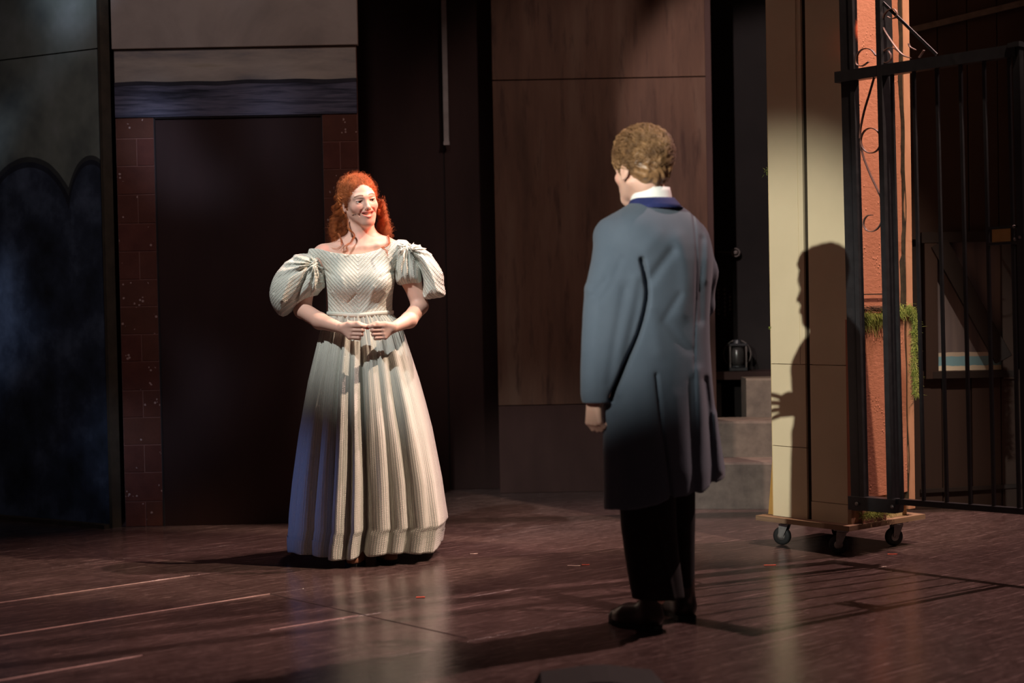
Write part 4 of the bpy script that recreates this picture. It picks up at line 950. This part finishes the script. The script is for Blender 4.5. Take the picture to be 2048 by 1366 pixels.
# neckline piping
# puff sleeves
def puff(poly, yc, T, R, pleat, gx_, dirv, name='puff_sleeve', extra=None, lo=None, hi=None):
    pl = [tuple((W(*p)-W(0, 0)*0)[[0, 2]]) for p in smoothpts(poly, 3, True)]; f0 = inflate(pl, T, R); f = lambda X, Y, Z: f0(X, Y-yc, Z)
    xs_ = [p[0] for p in pl]; zs2 = [p[1] for p in pl]; lo_ = (min(xs_)-.01, yc-T-.01, min(zs2)-.01); hi_ = (max(xs_)+.01, yc+T+.01, max(zs2)+.01)
    S = SDF(); S.add(f, lo_, hi_, .002); g = W(*gx_)
    def pf(X, Y, Z):
        an = np.arctan2(Z-g[2], X-g[0]+0*Z); r = np.sqrt((X-g[0])**2+(Z-g[2])**2); return -pleat*np.sin(an*15+2*np.sin(an*4))*np.exp(-(r/.14)**2)*np.clip(r/.02, 0, 1)+0*Y-.003*np.sin(an*31)*np.exp(-(r/.06)**2)
    S.add(pf, lo_, hi_, .001, '~')
    if extra: S.add(*creases(extra, W, lo_, hi_), .001, '~')
    V, Q = S.mesh(np.array(lo_)-.008, np.array(hi_)+.008, .0032)
    dv = np.array(dirv, float); dv /= np.linalg.norm(dv); pv = np.array([-dv[1], dv[0]])
    P2 = V[:, [0, 2]]; bulge = np.abs(V[:, 1]-yc)*.5
    uv = np.stack([(P2 @ pv+bulge*.3)/.0125, P2 @ dv], 1); return mesh(name, V, Q, M_dress, wr, uv=uv)
puff([(640, 516), (622, 509), (603, 507), (585, 515), (563, 533), (547, 556), (540, 580), (541, 600), (549, 619), (562, 632), (576, 629), (592, 614), (612, 599), (632, 590), (646, 577), (650, 558), (649, 536)], .0, .100, .075, .007, (634, 528), (-.80, -.60),
     extra=[([(626, 522), (618, 545), (604, 580), (594, 600)], -.010, .008), ([(632, 535), (636, 560), (630, 585)], .010, .010), ([(612, 528), (585, 560), (570, 600)], .007, .014), ([(640, 530), (645, 560)], -.008, .006), ([(595, 520), (568, 548), (553, 585)], -.005, .008)])
puff([(792, 487), (806, 484), (820, 492), (833, 515), (842, 540), (843, 562), (836, 569), (815, 571), (795, 568), (789, 548), (789, 515)], .01, .085, .06, .005, (815, 492), (.05, -1), name='sleeve_cuff',
     extra=[([(812, 495), (818, 530), (820, 560)], -.006, .006), ([(803, 500), (803, 560)], .005, .008)])
puff([(815, 496), (824, 489), (838, 491), (856, 503), (872, 522), (886, 547), (888, 570), (891, 591), (872, 596), (853, 598), (846, 590), (846, 560), (836, 530), (824, 510)], -.015, .060, .05, .005, (820, 500), (.62, -.78),
     extra=[([(826, 508), (842, 535), (850, 590)], -.010, .006), ([(840, 505), (868, 560), (875, 590)], .006, .010)])
# skirt
srow = [(630, 655, 785), (637, 650, 792), (648, 645, 800), (670, 638, 808), (700, 631, 818), (760, 617, 836), (860, 600, 862), (960, 587, 882), (1020, 581, 890), (1034, 580, 892), (1044, 580, 893), (1052, 579, 888), (1075, 578, 883), (1092, 579, 880)]
pyv = np.array([r[0] for r in srow], float); nth, nz = 900, 220
th = np.linspace(0, 2*PI, nth, endpoint=False); pys = np.linspace(630, 1092, nz)
xl = np.interp(pys, pyv, [r[1] for r in srow]); xr_ = np.interp(pys, pyv, [r[2] for r in srow])
t = (pys-630)/(1092-630)
rid = [(-.93, .10, .6), (-.70, .10, 1.0), (-.50, .07, .5), (-.28, .10, 1.25), (-.08, .055, .8), (.24, .12, .5), (.47, .07, .4), (.68, .09, 1.15), (.86, .06, .8)]
cleft = [(.045, .035, 1.5), (-.40, .035, .8), (.36, .03, .45), (-.61, .03, .4), (.57, .028, .5), (-.16, .02, .45)]
fx = np.cos(th); fs = np.sin(th); prof = np.zeros(nth)
for c_, w_, a_ in rid: prof += a_*np.exp(-((fx-c_)/w_)**2)*(fs < 0)
for c_, w_, a_ in cleft: prof -= a_*np.exp(-((fx-c_)/w_)**2)*(fs < 0)
for k in range(12): a0 = .2+k*.26; prof += .9*np.exp(-((th-a0)/.09)**2)*(fs > 0)
fine = np.sin(th*46+2*np.sin(th*5))*.5+np.sin(th*71+1)*.3
VV = np.zeros((nz, nth, 3)); 
for i in range(nz):
    L_, R_ = W(xl[i], pys[i]), W(xr_[i], pys[i]); cx, cz = (L_[0]+R_[0])/2, (L_[2]+R_[2])/2; a = (R_[0]-L_[0])/2; b = .113+.20*t[i]**.85
    am = .042*min(1, t[i]*2.6)**.7*(.5+.5*t[i]); g = .0055*math.exp(-((t[i]-.02)/.10)**2)+.0022*(1-t[i])
    wob = .004*np.sin(th*9+t[i]*5)*t[i]+.003*np.sin(th*23+t[i]*9)
    dr = prof*am+fine*g+wob; lim = 1-.75*np.abs(fx)**6
    rr_x = a*fx+dr*fx*lim; rr_y = b*fs+dr*fs*1.0-.0
    VV[i, :, 0] = cx+rr_x; VV[i, :, 1] = .012+rr_y; VV[i, :, 2] = cz+(.018*np.exp(-((fx-.045)/.05)**2)*(fs < 0)-.012*np.abs(fs)*0+.008*np.sin(th*5+1)*t[i])*max(0, t[i]-.8)*5
hem = VV[-1]; seg = np.linalg.norm(np.roll(hem, -1, 0)-hem, axis=1); cum = np.concatenate([[0], np.cumsum(seg)])[:-1]; tot = seg.sum(); nst = round(tot/.0115)
uu = cum/tot*nst
V = VV.reshape(-1, 3); uv = np.stack([np.tile(uu, nz), V[:, 2]], 1)
i = np.arange(nz-1)[:, None]; k = np.arange(nth)[None, :]; k2 = (k+1) % nth
Q = np.stack([i*nth+k, (i+1)*nth+k, (i+1)*nth+k2, i*nth+k2], -1).reshape(-1, 4)
Q = Q  # last column wraps: u jumps by a whole number of stripes; split the seam
V2 = np.concatenate([V, VV[:, 0, :]]); uv2 = np.concatenate([uv, np.stack([np.full(nz, float(nst)), VV[:, 0, 2]], 1)])
for row in range(nz-1):
    q_ = Q[row*nth+nth-1]; q_[2] = nz*nth+row+1; q_[3] = nz*nth+row
mesh('skirt', V2, Q, M_dress, wr, uv=uv2)
# hem band
hz = VV[-14:]; nb2 = len(hz); V = np.concatenate([hz.reshape(-1, 3)]); cen = np.array([hz[..., 0].mean(), .012, 0]); off = V-cen; off[:, 2] = 0; off /= np.linalg.norm(off, axis=1)[:, None]; V = V+off*.0035; V[-nth:, 2] -= .003
i = np.arange(nb2-1)[:, None]; Q = np.stack([i*nth+k, (i+1)*nth+k, (i+1)*nth+k2, i*nth+k2], -1).reshape(-1, 4)
inner = V[-nth:]-off[-nth:]*.012; inner[:, 2] += .001; V3 = np.concatenate([V, inner]); Q = np.concatenate([Q, np.stack([(nb2-1)*nth+k[0], nb2*nth+k[0], nb2*nth+k2[0], (nb2-1)*nth+k2[0]], -1)])
uvh = np.stack([np.tile(uu, nb2+1), V3[:, 2]], 1)
mesh('hem_band', V3, Q, M_dress, wr, uv=uvh)
shoe('shoe', W(706, 1114, -.30)*np.array([1, 1, 0]), W(716, 1110, -.08)*np.array([1, 1, 0]), .09, M_shoe2, wr, .036)
shoe('shoe', W(783, 1114, -.22)*np.array([1, 1, 0]), W(766, 1108, -.02)*np.array([1, 1, 0]), .09, M_shoe2, wr, .036)
# hair
S = SDF(); S.ell((0, .022, .034), (.0785, .093, .086), Mx=HW); S.ell((0, .080, .012), (.055, .05, .060), .04, Mx=HW)
for s_ in (-1, 1): S.ell((s_*.066, .030, -.005), (.016, .034, .05), .03, Mx=HW)
S.ell((0, -.098, -.040), (.072, .092, .116), .012, '-', Mx=HW)
S.ell((0, .03, -.13), (.09, .10, .08), .02, '-', Mx=HW)
for s_ in (-1, 1): S.ell((s_*.088, .0, -.012), (.020, .028, .032), .006, '-', Mx=HW)
o_ = hc((0, 0, 0)); f = lambda X, Y, Z: .0035*np.sin((X-o_[0])*210+3*np.sin(Z*90))*np.sin(Z*190+2*np.sin(Y*120))+0*X+0*Y+0*Z
S.add(f, o_-.16, o_+.16, .001, '~'); V0, Q0 = S.mesh(o_-.14, o_+.15, .003)
P, R = [], []
def wav(P_, amp, wl, ph=None):
    P_ = smoothpts(P_, max(4, int(48/len(P_)))); seg = np.linalg.norm(np.diff(P_, axis=0), axis=1); s_ = np.concatenate([[0], np.cumsum(seg)]); T = np.gradient(P_, axis=0); T /= np.linalg.norm(T, axis=1)[:, None]+1e-9
    u = np.cross(T, (0.2, 1, .1)); u /= np.linalg.norm(u, axis=1)[:, None]+1e-9; v = np.cross(T, u); p0 = random.uniform(0, 6.28) if ph is None else ph
    A = amp*np.minimum(1, s_/.02+.2)[:, None]; a = 2*PI*s_/wl+p0; return P_+A*(u*np.cos(a)[:, None]+v*np.sin(a)[:, None])
for i in range(2600):
    ph = math.radians(random.uniform(-32, 212)); fr = random.random() < .25; lift = random.uniform(-.003, .005)+(random.uniform(.001, .008) if fr else 0)
    bh = None
    for bb in np.linspace(1.2, -.6, 60):      # find the hairline along this meridian
        p = np.array([0, .020, .034])+np.array([.0795*math.cos(ph)*math.cos(bb), -.094*math.sin(bb), .086*math.sin(ph)*math.cos(bb)]); e_ = (p-np.array([0, -.098, -.040]))/np.array([.066, .086, .108])
        if e_ @ e_ >= 1.0: bh = bb; break
    if bh is None: continue
    b0 = bh if random.random() < .35 else random.uniform(-.6, bh); b1 = b0-random.uniform(.5, 1.3); pts = []; ph1 = ph+random.gauss(0, .16)
    for j, b in enumerate(np.linspace(b0, b1, 6)):
        r0 = np.array([.0800, .0945, .0865])+lift*min(1, j/1.5); pp = ph+(ph1-ph)*j/5; p = np.array([0, .020, .034])+np.array([r0[0]*math.cos(pp)*math.cos(b), -r0[1]*math.sin(b), r0[2]*math.sin(pp)*math.cos(b)]); pts.append(p)
    if any(p[2] < -.055 for p in pts): continue
    P.append(wav([hc(p) for p in pts], random.uniform(.0012, .0036) if not fr else random.uniform(.003, .006), random.uniform(.018, .05))); R.append(random.uniform(.0005, .0010) if not fr else .0003)
PH = [0.0]
def curl(pts, n, sp, amp, wl, rad):
    PH[0] = random.uniform(0, 6.28)
    for _ in range(n):
        o2 = np.array([random.gauss(0, sp), random.gauss(0, sp), 0]); g_j = random.gauss(0, .18); P.append(wav([W(x+random.gauss(0, 1.0), y+random.gauss(0, 1.5)*(j > 0), dd)+o2*(.5+.7*j/len(pts)) for j, (x, y, dd) in enumerate(pts)], amp*random.uniform(.5, 1.25), wl*random.uniform(.85, 1.15), PH[0]+random.gauss(0, .35) if random.random() < .88 else None)); R.append(rad*random.uniform(.5, 1.1))
for k in range(17):     # left fall of ringlets
    x0 = random.uniform(672, 690); dd = random.uniform(.0, .07); x1 = random.uniform(662, 690); y1 = random.uniform(466, 500) if x1 > 664 else random.uniform(458, 482)
    curl([(x0, random.uniform(385, 415), dd), ((x0*1.1+x1*.9)/2-random.uniform(0, 5), 435, dd+.01), (x1, 458, dd), (x1+random.gauss(0, 4), y1, dd-.01)], 24, .0024, random.uniform(.009, .015), random.uniform(.034, .052), .0006)
for k in range(15):     # right fall
    x0 = random.uniform(755, 764); dd = random.uniform(.02, .09); x1 = random.uniform(756, 780); y1 = random.uniform(470, 492)
    curl([(x0, random.uniform(395, 420), dd), ((x0+x1)/2+2, 438, dd+.005), (x1, 460, dd), (x1+random.gauss(1, 3), y1, dd-.015)], 24, .0024, random.uniform(.009, .015), random.uniform(.034, .052), .0006)
curl([(684, 395, -.01), (689, 420, -.02), (692, 436, -.02), (694, 450, -.01)], 40, .002, .003, .04, .0005)
for _ in range(160):
    sx = random.choice((-1, 1)); x0 = 678 if sx < 0 else 763; x1 = x0+sx*random.uniform(-4, 26); curl([(x0+random.gauss(0, 3), random.uniform(390, 430), .03), ((x0+x1)/2+sx*3, 440, .03), (x1, random.uniform(450, 495), random.uniform(-.01, .05))], 1, .004, .008, random.uniform(.02, .04), .00028)
curl([(696, 438, -.03), (697, 455, -.055), (708, 470, -.065), (703, 483, -.075), (693, 492, -.09), (695, 502, -.105), (684, 504, -.11)], 26, .0012, .0015, .05, .0006)
curl([(676, 466, -.03), (683, 482, -.055), (682, 494, -.08), (672, 499, -.085), (662, 495, -.08)], 16, .001, .0012, .04, .0005)
curl([(690, 490, -.06), (684, 500, -.075), (676, 503, -.08)], 5, .001, .003, .04, .0006)
curl([(776, 470, .0), (779, 484, -.05), (773, 492, -.075), (764, 496, -.10), (772, 500, -.115), (776, 512, -.125)], 24, .0012, .0015, .04, .0006)
for _ in range(150):
    ph = random.uniform(-.5, 3.6); b = random.uniform(-.9, .7); n = np.array([math.cos(ph)*math.cos(b), -math.sin(b), math.sin(ph)*math.cos(b)]); p = np.array([0, .02, .034])+n*np.array([.083, .097, .090])
    e_ = ((p-np.array([0, -.098, -.040]))/np.array([.070, .09, .115]))
    if e_ @ e_ < 1: continue
    tn = np.cross(n, (RNG.normal(size=3))); tn /= np.linalg.norm(tn); P.append(wav([hc(p), hc(p+n*.008+tn*.008), hc(p+n*.013+tn*.018), hc(p+n*.012+tn*.03)], .0025, .014)); R.append(.0003)
V1, Q1 = strands(P, R, 4); V = np.concatenate([V0, V1]); Q = np.concatenate([Q0, Q1+len(V0)]); tag(mesh('hair', V, Q, M_red, wr), 'curly copper-red hair')
q = MB(); q.tube([hc((-.0625, -.036, -.0485)), hc((-.0575, -.046, -.0505)), hc((-.0500, -.0575, -.052))], .0010, 6); mb = q.build('microphone_boom', M_salmon2, wr, True)
q = MB(); q.lathe([(.0006, -.003), (.0024, -.001), (.0024, .002), (.0008, .0035)], tuple(hc((-.0490, -.0590, -.0525))), (1, -.3, -.2), 10); q.build('microphone_tip', M_rubber, wr, True)
# red trinket
c = U(735, 655, DW-.222); q = MB()
for dx, dz, rr in ((0, .0, .0072), (-.002, .008, .0055), (.005, -.001, .0055)): q.lathe([(rr*math.sin(a), -rr*math.cos(a)) for a in np.linspace(.1, PI-.1, 9)], (dx, 0, dz), (0, 0, 1), 14)
o = q.build('trinket', M_redthing, None, True); o.location = tuple(c); tag(o, 'tiny shiny red trinket pinched between the woman\'s fingertips', 'trinket')

# ================================================================= THE MAN
DM = 5.70; MR = U(1306, 1251, DM); MR[2] = 0
Y_ = lambda px, py, dd=0.0: U(px, py, DM+dd)-MR
mr = empty('person', tuple(MR), 'man seen from behind in a long blue-grey coat with a white collar', 'person')
FD = np.array([-.66, .751, 0]); HF = np.array([-.50, .866]); RD = np.array([.751, .66, 0])
HM = hm(rotz(-math.atan2(.57, -.822)), Y_(1281, 339, .0), 1.05)
hc = lambda p: (HM @ np.array([*p, 1]))[:3]
S = SDF(); head(S, HM, False)
S.chain([hc((0, .030, -.05)), Y_(1302, 395, .0), Y_(1304, 430, .0)], [.052, .051, .060], .025)
S.ell(Y_(1312, 520, .03), (.16, .11, .2), .04); S.ell(Y_(1312, 680, .03), (.14, .11, .22), .04); S.ell(Y_(1315, 850, .03), (.14, .12, .16), .04)
S.chain([Y_(1222, 480, -.05), Y_(1215, 620, -.09), Y_(1190, 793, -.11)], [.05, .042, .028], .02)
hand(S, Y_(1188, 796, -.11), (-.02, .05, -1), (.75, .4, 0), FD*1.0, (.75, .95, .7), .98)
HP = np.array([.45, 6.02, 1.15])-MR
S.chain([Y_(1384, 490, .10), Y_(1400, 600, .17), HP+np.array([.06, -.05, -.03])], [.05, .042, .028], .02)
hand(S, HP+np.array([.06, -.05, -.03]), (-.84, .50, .10), (.3, -.5, -.3), (.05, .1, 1.0), (.22, .35, .35), 1.0, spread=9.0)
S.chain([Y_(1300, 900, -.03), Y_(1310, 1190, -.06)], [.06, .04], .03); S.chain([Y_(1345, 900, .10), Y_(1360, 1185, .13)], [.055, .04], .03)
hb = hc((0, 0, 0)); hd = Y_(1188, 820, -.09)
regs = [(hb-np.array([.135, .135, .15]), hb+np.array([.135, .135, .13]), .0025), (hd-np.array([.06, .08, .08]), hd+np.array([.07, .09, .06]), .002), (HP-np.array([.13, .08, .09]), HP+np.array([.07, .13, .10]), .0028), ((-.33, -.26, .08), (.33, .42, 1.72), .007)]
V, Q = S.multi(regs); mesh('body', V, Q, M_skin, mr, col=headcol(V, HM, (.66, .40, .31), False))
eyes(HM, mr, (0, 0))
# coat torso
rot = (.751, .66)
crow = [(1016, 1211, 1452), (985, 1211, 1450), (940, 1210, 1449), (900, 1209, 1441), (850, 1209, 1433), (800, 1209, 1427), (740, 1212, 1422), (690, 1214, 1419), (640, 1214, 1418), (600, 1210, 1420), (560, 1204, 1423), (520, 1196, 1425), (490, 1192, 1421), (470, 1194, 1413), (450, 1204, 1403), (435, 1218, 1391), (422, 1236, 1376), (412, 1252, 1362), (405, 1263, 1352), (402, 1270, 1346)]
S = SDF(); put(S, rowprim(crow, Y_, q=.66, rot=rot, n=2.35), .02)
srw = [(800, 1161, 1217, .052), (785, 1158, 1219, .056), (740, 1158, 1238, .064), (680, 1160, 1258, .072), (620, 1163, 1272, .078), (585, 1166, 1280, .080), (560, 1171, 1283, .080), (530, 1178, 1281, .080), (500, 1184, 1276, .076), (470, 1193, 1264, .066), (448, 1206, 1250, .045)]
f, lo, hi = rowprim(srw, Y_, n=2.1, cyf=([Y_(1200, 800)[2], Y_(1200, 560)[2], Y_(1200, 440)[2]], [-.125, -.115, -.060]))
S.add(f, np.array(lo), np.array(hi), .016)
S.ell(Y_(1228, 466, -.05), (.060, .060, .045), .04)
S.chain([Y_(1384, 476, .10), Y_(1404, 545, .13), Y_(1400, 608, .16)], [.054, .050, .050], .03); S.cap(Y_(1400, 612, .16), HP+np.array([.085, -.07, -.045]), .050, .042, .015)
x0h, x1h = Y_(1213, 1000)[0], Y_(1450, 1000)[0]
S.add(lambda X, Y, Z: (.418+(X-x0h)/(x1h-x0h)*.085+.004*np.sin(X*30))-Z+0*Y, (-.4, -.4, .30), (.5, .5, .56), .001, '&')
fl_ = [([(1386, 430), (1388, 520), (1386, 640), (1384, 760), (1388, 880)], -.0035, .004),
       ([(1352, 478), (1362, 520), (1366, 570), (1356, 625)], 0.0081, 0.030), ([(1335, 505), (1315, 530), (1292, 562)], -0.0087, 0.018), ([(1352, 590), (1335, 615), (1320, 640)], -0.0043, 0.014), ([(1310, 470), (1285, 500)], 0.0037, 0.024),
       ([(1402, 480), (1396, 560), (1398, 640)], -0.0050, 0.016), ([(1414, 470), (1410, 560)], 0.0031, 0.014), ([(1330, 650), (1360, 690), (1378, 700)], -0.0031, 0.016), ([(1296, 620), (1310, 700)], 0.0037, 0.024),
       ([(1304, 745), (1312, 820), (1322, 900), (1336, 1010)], -.012, .006), ([(1288, 745), (1296, 830), (1306, 1010)], 0.0037, 0.027), ([(1345, 790), (1360, 900), (1368, 1010)], 0.0025, 0.027),
       ([(1392, 740), (1398, 840), (1396, 990)], 0.0074, 0.019), ([(1408, 760), (1418, 850), (1420, 960)], -0.0099, 0.014), ([(1430, 830), (1440, 940)], 0.0062, 0.016), ([(1378, 760), (1376, 880), (1380, 990)], -0.0050, 0.014), ([(1225, 830), (1222, 1000)], -0.0019, 0.014)]
S.add(*creases(fl_, Y_, (-.2, -.4, .35), (.35, .45, 1.50)), .001, '~')
fl2 = [([(1205, 560), (1182, 590)], -0.0043, 0.011), ([(1262, 560), (1252, 620), (1236, 700), (1228, 780)], 0.0056, 0.018), ([(1240, 580), (1226, 660), (1210, 760)], -0.0037, 0.014), ([(1190, 600), (1182, 680), (1180, 770)], 0.0031, 0.019), ([(1275, 522), (1284, 560), (1286, 600), (1270, 665), (1242, 730), (1217, 792)], -.026, .0075), ([(1215, 500), (1195, 545)], 0.0025, 0.020), ([(1236, 520), (1215, 570), (1196, 600)], -0.0025, 0.011), ([(1168, 575), (1176, 585)], 0.0037, 0.014)]
S.add(*creases(fl2, Y_, Y_(1150, 810, -.25), Y_(1290, 450, -.0)), .001, '~')
V, Q = S.mesh((-.30, -.30, .38), (.34, .48, 1.56), .005); mesh('coat', V, Q, M_coat, mr)
# collars
def ringpart(name, rows, q_, mat, th=.004, rt=rot, dy=0.0, tilt=0.0):
    V, n = [], 48
    rows = sorted(rows, key=lambda r: r[0])
    ringsO = []
    for sgn in (0, 1):
        for rw in (rows if sgn == 0 else rows[::-1]):
            py, xl, xr = rw; L_, R_ = Y_(xl, py), Y_(xr, py); S_ = (R_[0]-L_[0])/2-(th if sgn else 0); c = (L_+R_)/2; aw = S_/math.sqrt(rt[0]**2+(q_*rt[1])**2); b = aw*q_
            for k in range(n):
                a = 2*PI*k/n; x, y = aw*math.cos(a), b*math.sin(a); xx, yy = x*rt[0]-y*rt[1], x*rt[1]+y*rt[0]; V.append((c[0]+xx, yy+dy, c[2]+tilt*yy))
    m = 2*len(rows); Fq = [[i*n+k, i*n+(k+1) % n, ((i+1) % m)*n+(k+1) % n, ((i+1) % m)*n+k] for i in range(m) for k in range(n)]
    return mesh(name, V, Fq, mat, mr)
ringpart('shirt_collar', [(376, 1268, 1339), (385, 1265, 1341), (400, 1260, 1344), (418, 1254, 1349), (430, 1250, 1354)], 1.0, M_white, dy=-.012)
ringpart('velvet_collar', [(397, 1262, 1349), (402, 1259, 1353), (409, 1255, 1359), (418, 1248, 1366)], .95, M_navy, .012, dy=-.010)
# trousers
S = SDF()
t1 = [(880, 1236, 1350), (985, 1236, 1348), (1050, 1240, 1350), (1100, 1247, 1354), (1150, 1255, 1361), (1189, 1262, 1367)]
t2 = [(880, 1290, 1396), (985, 1300, 1398), (1050, 1306, 1398), (1100, 1312, 1397), (1150, 1318, 1397), (1185, 1322, 1397)]
f, lo, hi = rowprim(t1, Y_, q=.9, rot=(1, 0), n=2.2); S.add(lambda X, Y, Z: f(X, Y+.05, Z), np.array(lo)-.06, np.array(hi)+.06, .015)
g_, lo, hi = rowprim(t2, Y_, q=.9, rot=(1, 0), n=2.2); S.add(lambda X, Y, Z: g_(X, Y-.12, Z), np.array(lo)-.06, np.array(hi)+.18, .015)
S.add(*creases([([(1300, 1010), (1322, 1100), (1340, 1185)], .006, .008), ([(1360, 1060), (1370, 1185)], -.006, .006), ([(1270, 1100), (1285, 1185)], -.004, .010)], Y_, (-.25, -.3, .05), (.3, .4, .7)), .001, '~')
V, Q = S.mesh((-.2, -.25, .10), (.26, .36, .68), .0055); mesh('trousers', V, Q, M_trouser, mr)
g2 = lambda px, py: np.append(UG(px, py)[:2], 0)-MR
s1 = shoe('shoe', g2(1222, 1243), g2(1318, 1262), .175, M_shoe, mr, .046)
s2 = shoe('shoe', g2(1318, 1212), g2(1380, 1243), .175, M_shoe, mr, .046)
q = MB(); a = g2(1262, 1252); 
for k in range(4): b = g2(1268+k*9, 1250+k*2)+np.array([0, .0, .062+.014*k]); q.tube([b+np.array([-.02, -.01, 0]), b+np.array([0, -.012, .006]), b+np.array([.02, .012, 0])], .002, 5)
q.V = [tuple(v) for v in q.V]; q.build('laces', M_twig, s1, True)
# hair
S = SDF(); S.ell((0, .022, .046), (.092, .106, .088), Mx=HM); S.ell((0, -.022, .092), (.074, .084, .052), .03, Mx=HM); S.ell((0, .055, .0), (.078, .068, .066), .03, Mx=HM)
S.ell((0, -.105, -.045), (.070, .095, .100), .012, '-', Mx=HM)
for s_ in (-1, 1): S.ell((s_*.092, -.006, -.030), (.026, .034, .040), .008, '-', Mx=HM)
o_ = hc((0, 0, 0)); f = lambda X, Y, Z: .005*np.sin((X-o_[0])*130+2.5*np.sin(Z*70+Y*30))*np.sin(Z*95+2*np.sin(Y*80+X*40))+0*X+0*Y+0*Z
S.add(f, o_-.18, o_+.18, .001, '~'); V0, Q0 = S.mesh(o_-.16, o_+.17, .0035)
P, R = [], []
for i in range(2600):
    n = RNG.normal(size=3); n /= np.linalg.norm(n); p = np.array([0, .020, .048])+n*np.array([.090, .102, .092])
    e_ = (p-np.array([0, -.105, -.045]))/np.array([.070, .095, .100])
    if e_ @ e_ < 1.05 or p[2] < -.040: continue
    if abs(p[0]) > .06 and p[1] < .03 and p[2] < .0: continue
    fl = np.array([.35*math.sin(p[2]*40+p[0]*20), .9, -.25-3.2*max(0, .09-p[2])]); fl = fl-n*(fl @ n); fl /= np.linalg.norm(fl)+1e-6; L = random.uniform(.025, .05)*(1 if p[2] > .02 else .6)
    P.append(wav([hc(p-n*.006), hc(p+fl*L*.35+n*.004), hc(p+fl*L*.7+n*.005), hc(p+fl*L-n*.002)], .002, .03)); R.append(random.uniform(.0009, .0019))
V1, Q1 = strands(P, R, 4); V = np.concatenate([V0, V1]); Q = np.concatenate([Q0, Q1+len(V0)]); tag(mesh('hair', V, Q, M_brown, mr), 'thick light brown swept hair')
# ================================================================= FLOOR ODDS
def tape(px, py, L, wd, ang, mat, label, group=None):
    c = UG(px, py); q = MB(); d = np.array([math.cos(ang), math.sin(ang), 0]); n = np.array([-d[1], d[0], 0])
    m = 5; V = []
    for i in range(m):
        t = i/(m-1)-.5; z = .0012+.0015*random.random(); V += [tuple(d*t*L-n*wd/2+np.array([0, 0, z])), tuple(d*t*L+n*wd/2+np.array([0, 0, z*.8]))]
    V += [(v[0], v[1], v[2]-.0008) for v in V]; k = 2*m
    Fq = [[i*2, i*2+2, i*2+3, i*2+1] for i in range(m-1)]+[[k+i*2+1, k+i*2+3, k+i*2+2, k+i*2] for i in range(m-1)]
    Fq += [[k+i*2, k+i*2+2, i*2+2, i*2] for i in range(m-1)]+[[i*2+1, i*2+3, k+i*2+3, k+i*2+1] for i in range(m-1)]
    q.add(V, Fq); o = q.build('tape_mark', mat); o.location = (c[0], c[1], .0006); tag(o, label, 'tape', group)
tape(841, 1195, .034, .016, 0.0, M_tape_r, 'short red tape mark on the floor in front of the woman')
tape(948, 1108, .034, .010, .1, M_tape_w, 'short pale tape mark on the floor right of the skirt hem')
tape(1148, 1132, .056, .008, -.15, M_tape_w, 'pale bent tape scrap left of the man\'s trousers')
tape(1171, 1130, .034, .012, .1, M_tape_r, 'orange tape scrap touching the pale one left of the man')
tape(1540, 1131, .052, .013, .1, M_tape_r, 'orange tape mark below the column\'s left caster')
tape(1785, 1109, .042, .012, -.1, M_tape_r, 'dull red tape mark between column and gate shadow')
tape(1768, 1134, .022, .010, .2, M_tape_w, 'tiny pink tape scrap just below the gate\'s shadow line')
# stage-lip speaker
c = UG(1200, 1500, 0); c = U(1196, 1345, 4.6)
r = empty('floor_monitor', (c[0], 4.6, 0), 'low black floor speaker at the bottom edge of the picture', 'speaker')
q = MB(); h = c[2]; P = [(-.20, 0), (.22, 0), (.16, h*.80), (.03, h), (-.02, h), (-.16, h*.80)]
V = [(x, -.12, z) for x, z in P]+[(x, .14, z*.9) for x, z in P]; q.add(V, [[0, 1, 2, 3, 4, 5], [11, 10, 9, 8, 7, 6]]+[[i, i+6, (i+1) % 6+6, (i+1) % 6] for i in range(6)]); q.build('cabinet', M_fabdark, r)
q = MB(); q.box(-.15, .15, -.125, -.118, .02, h*.7, .002); q.build('grille', M_fabdark, r)
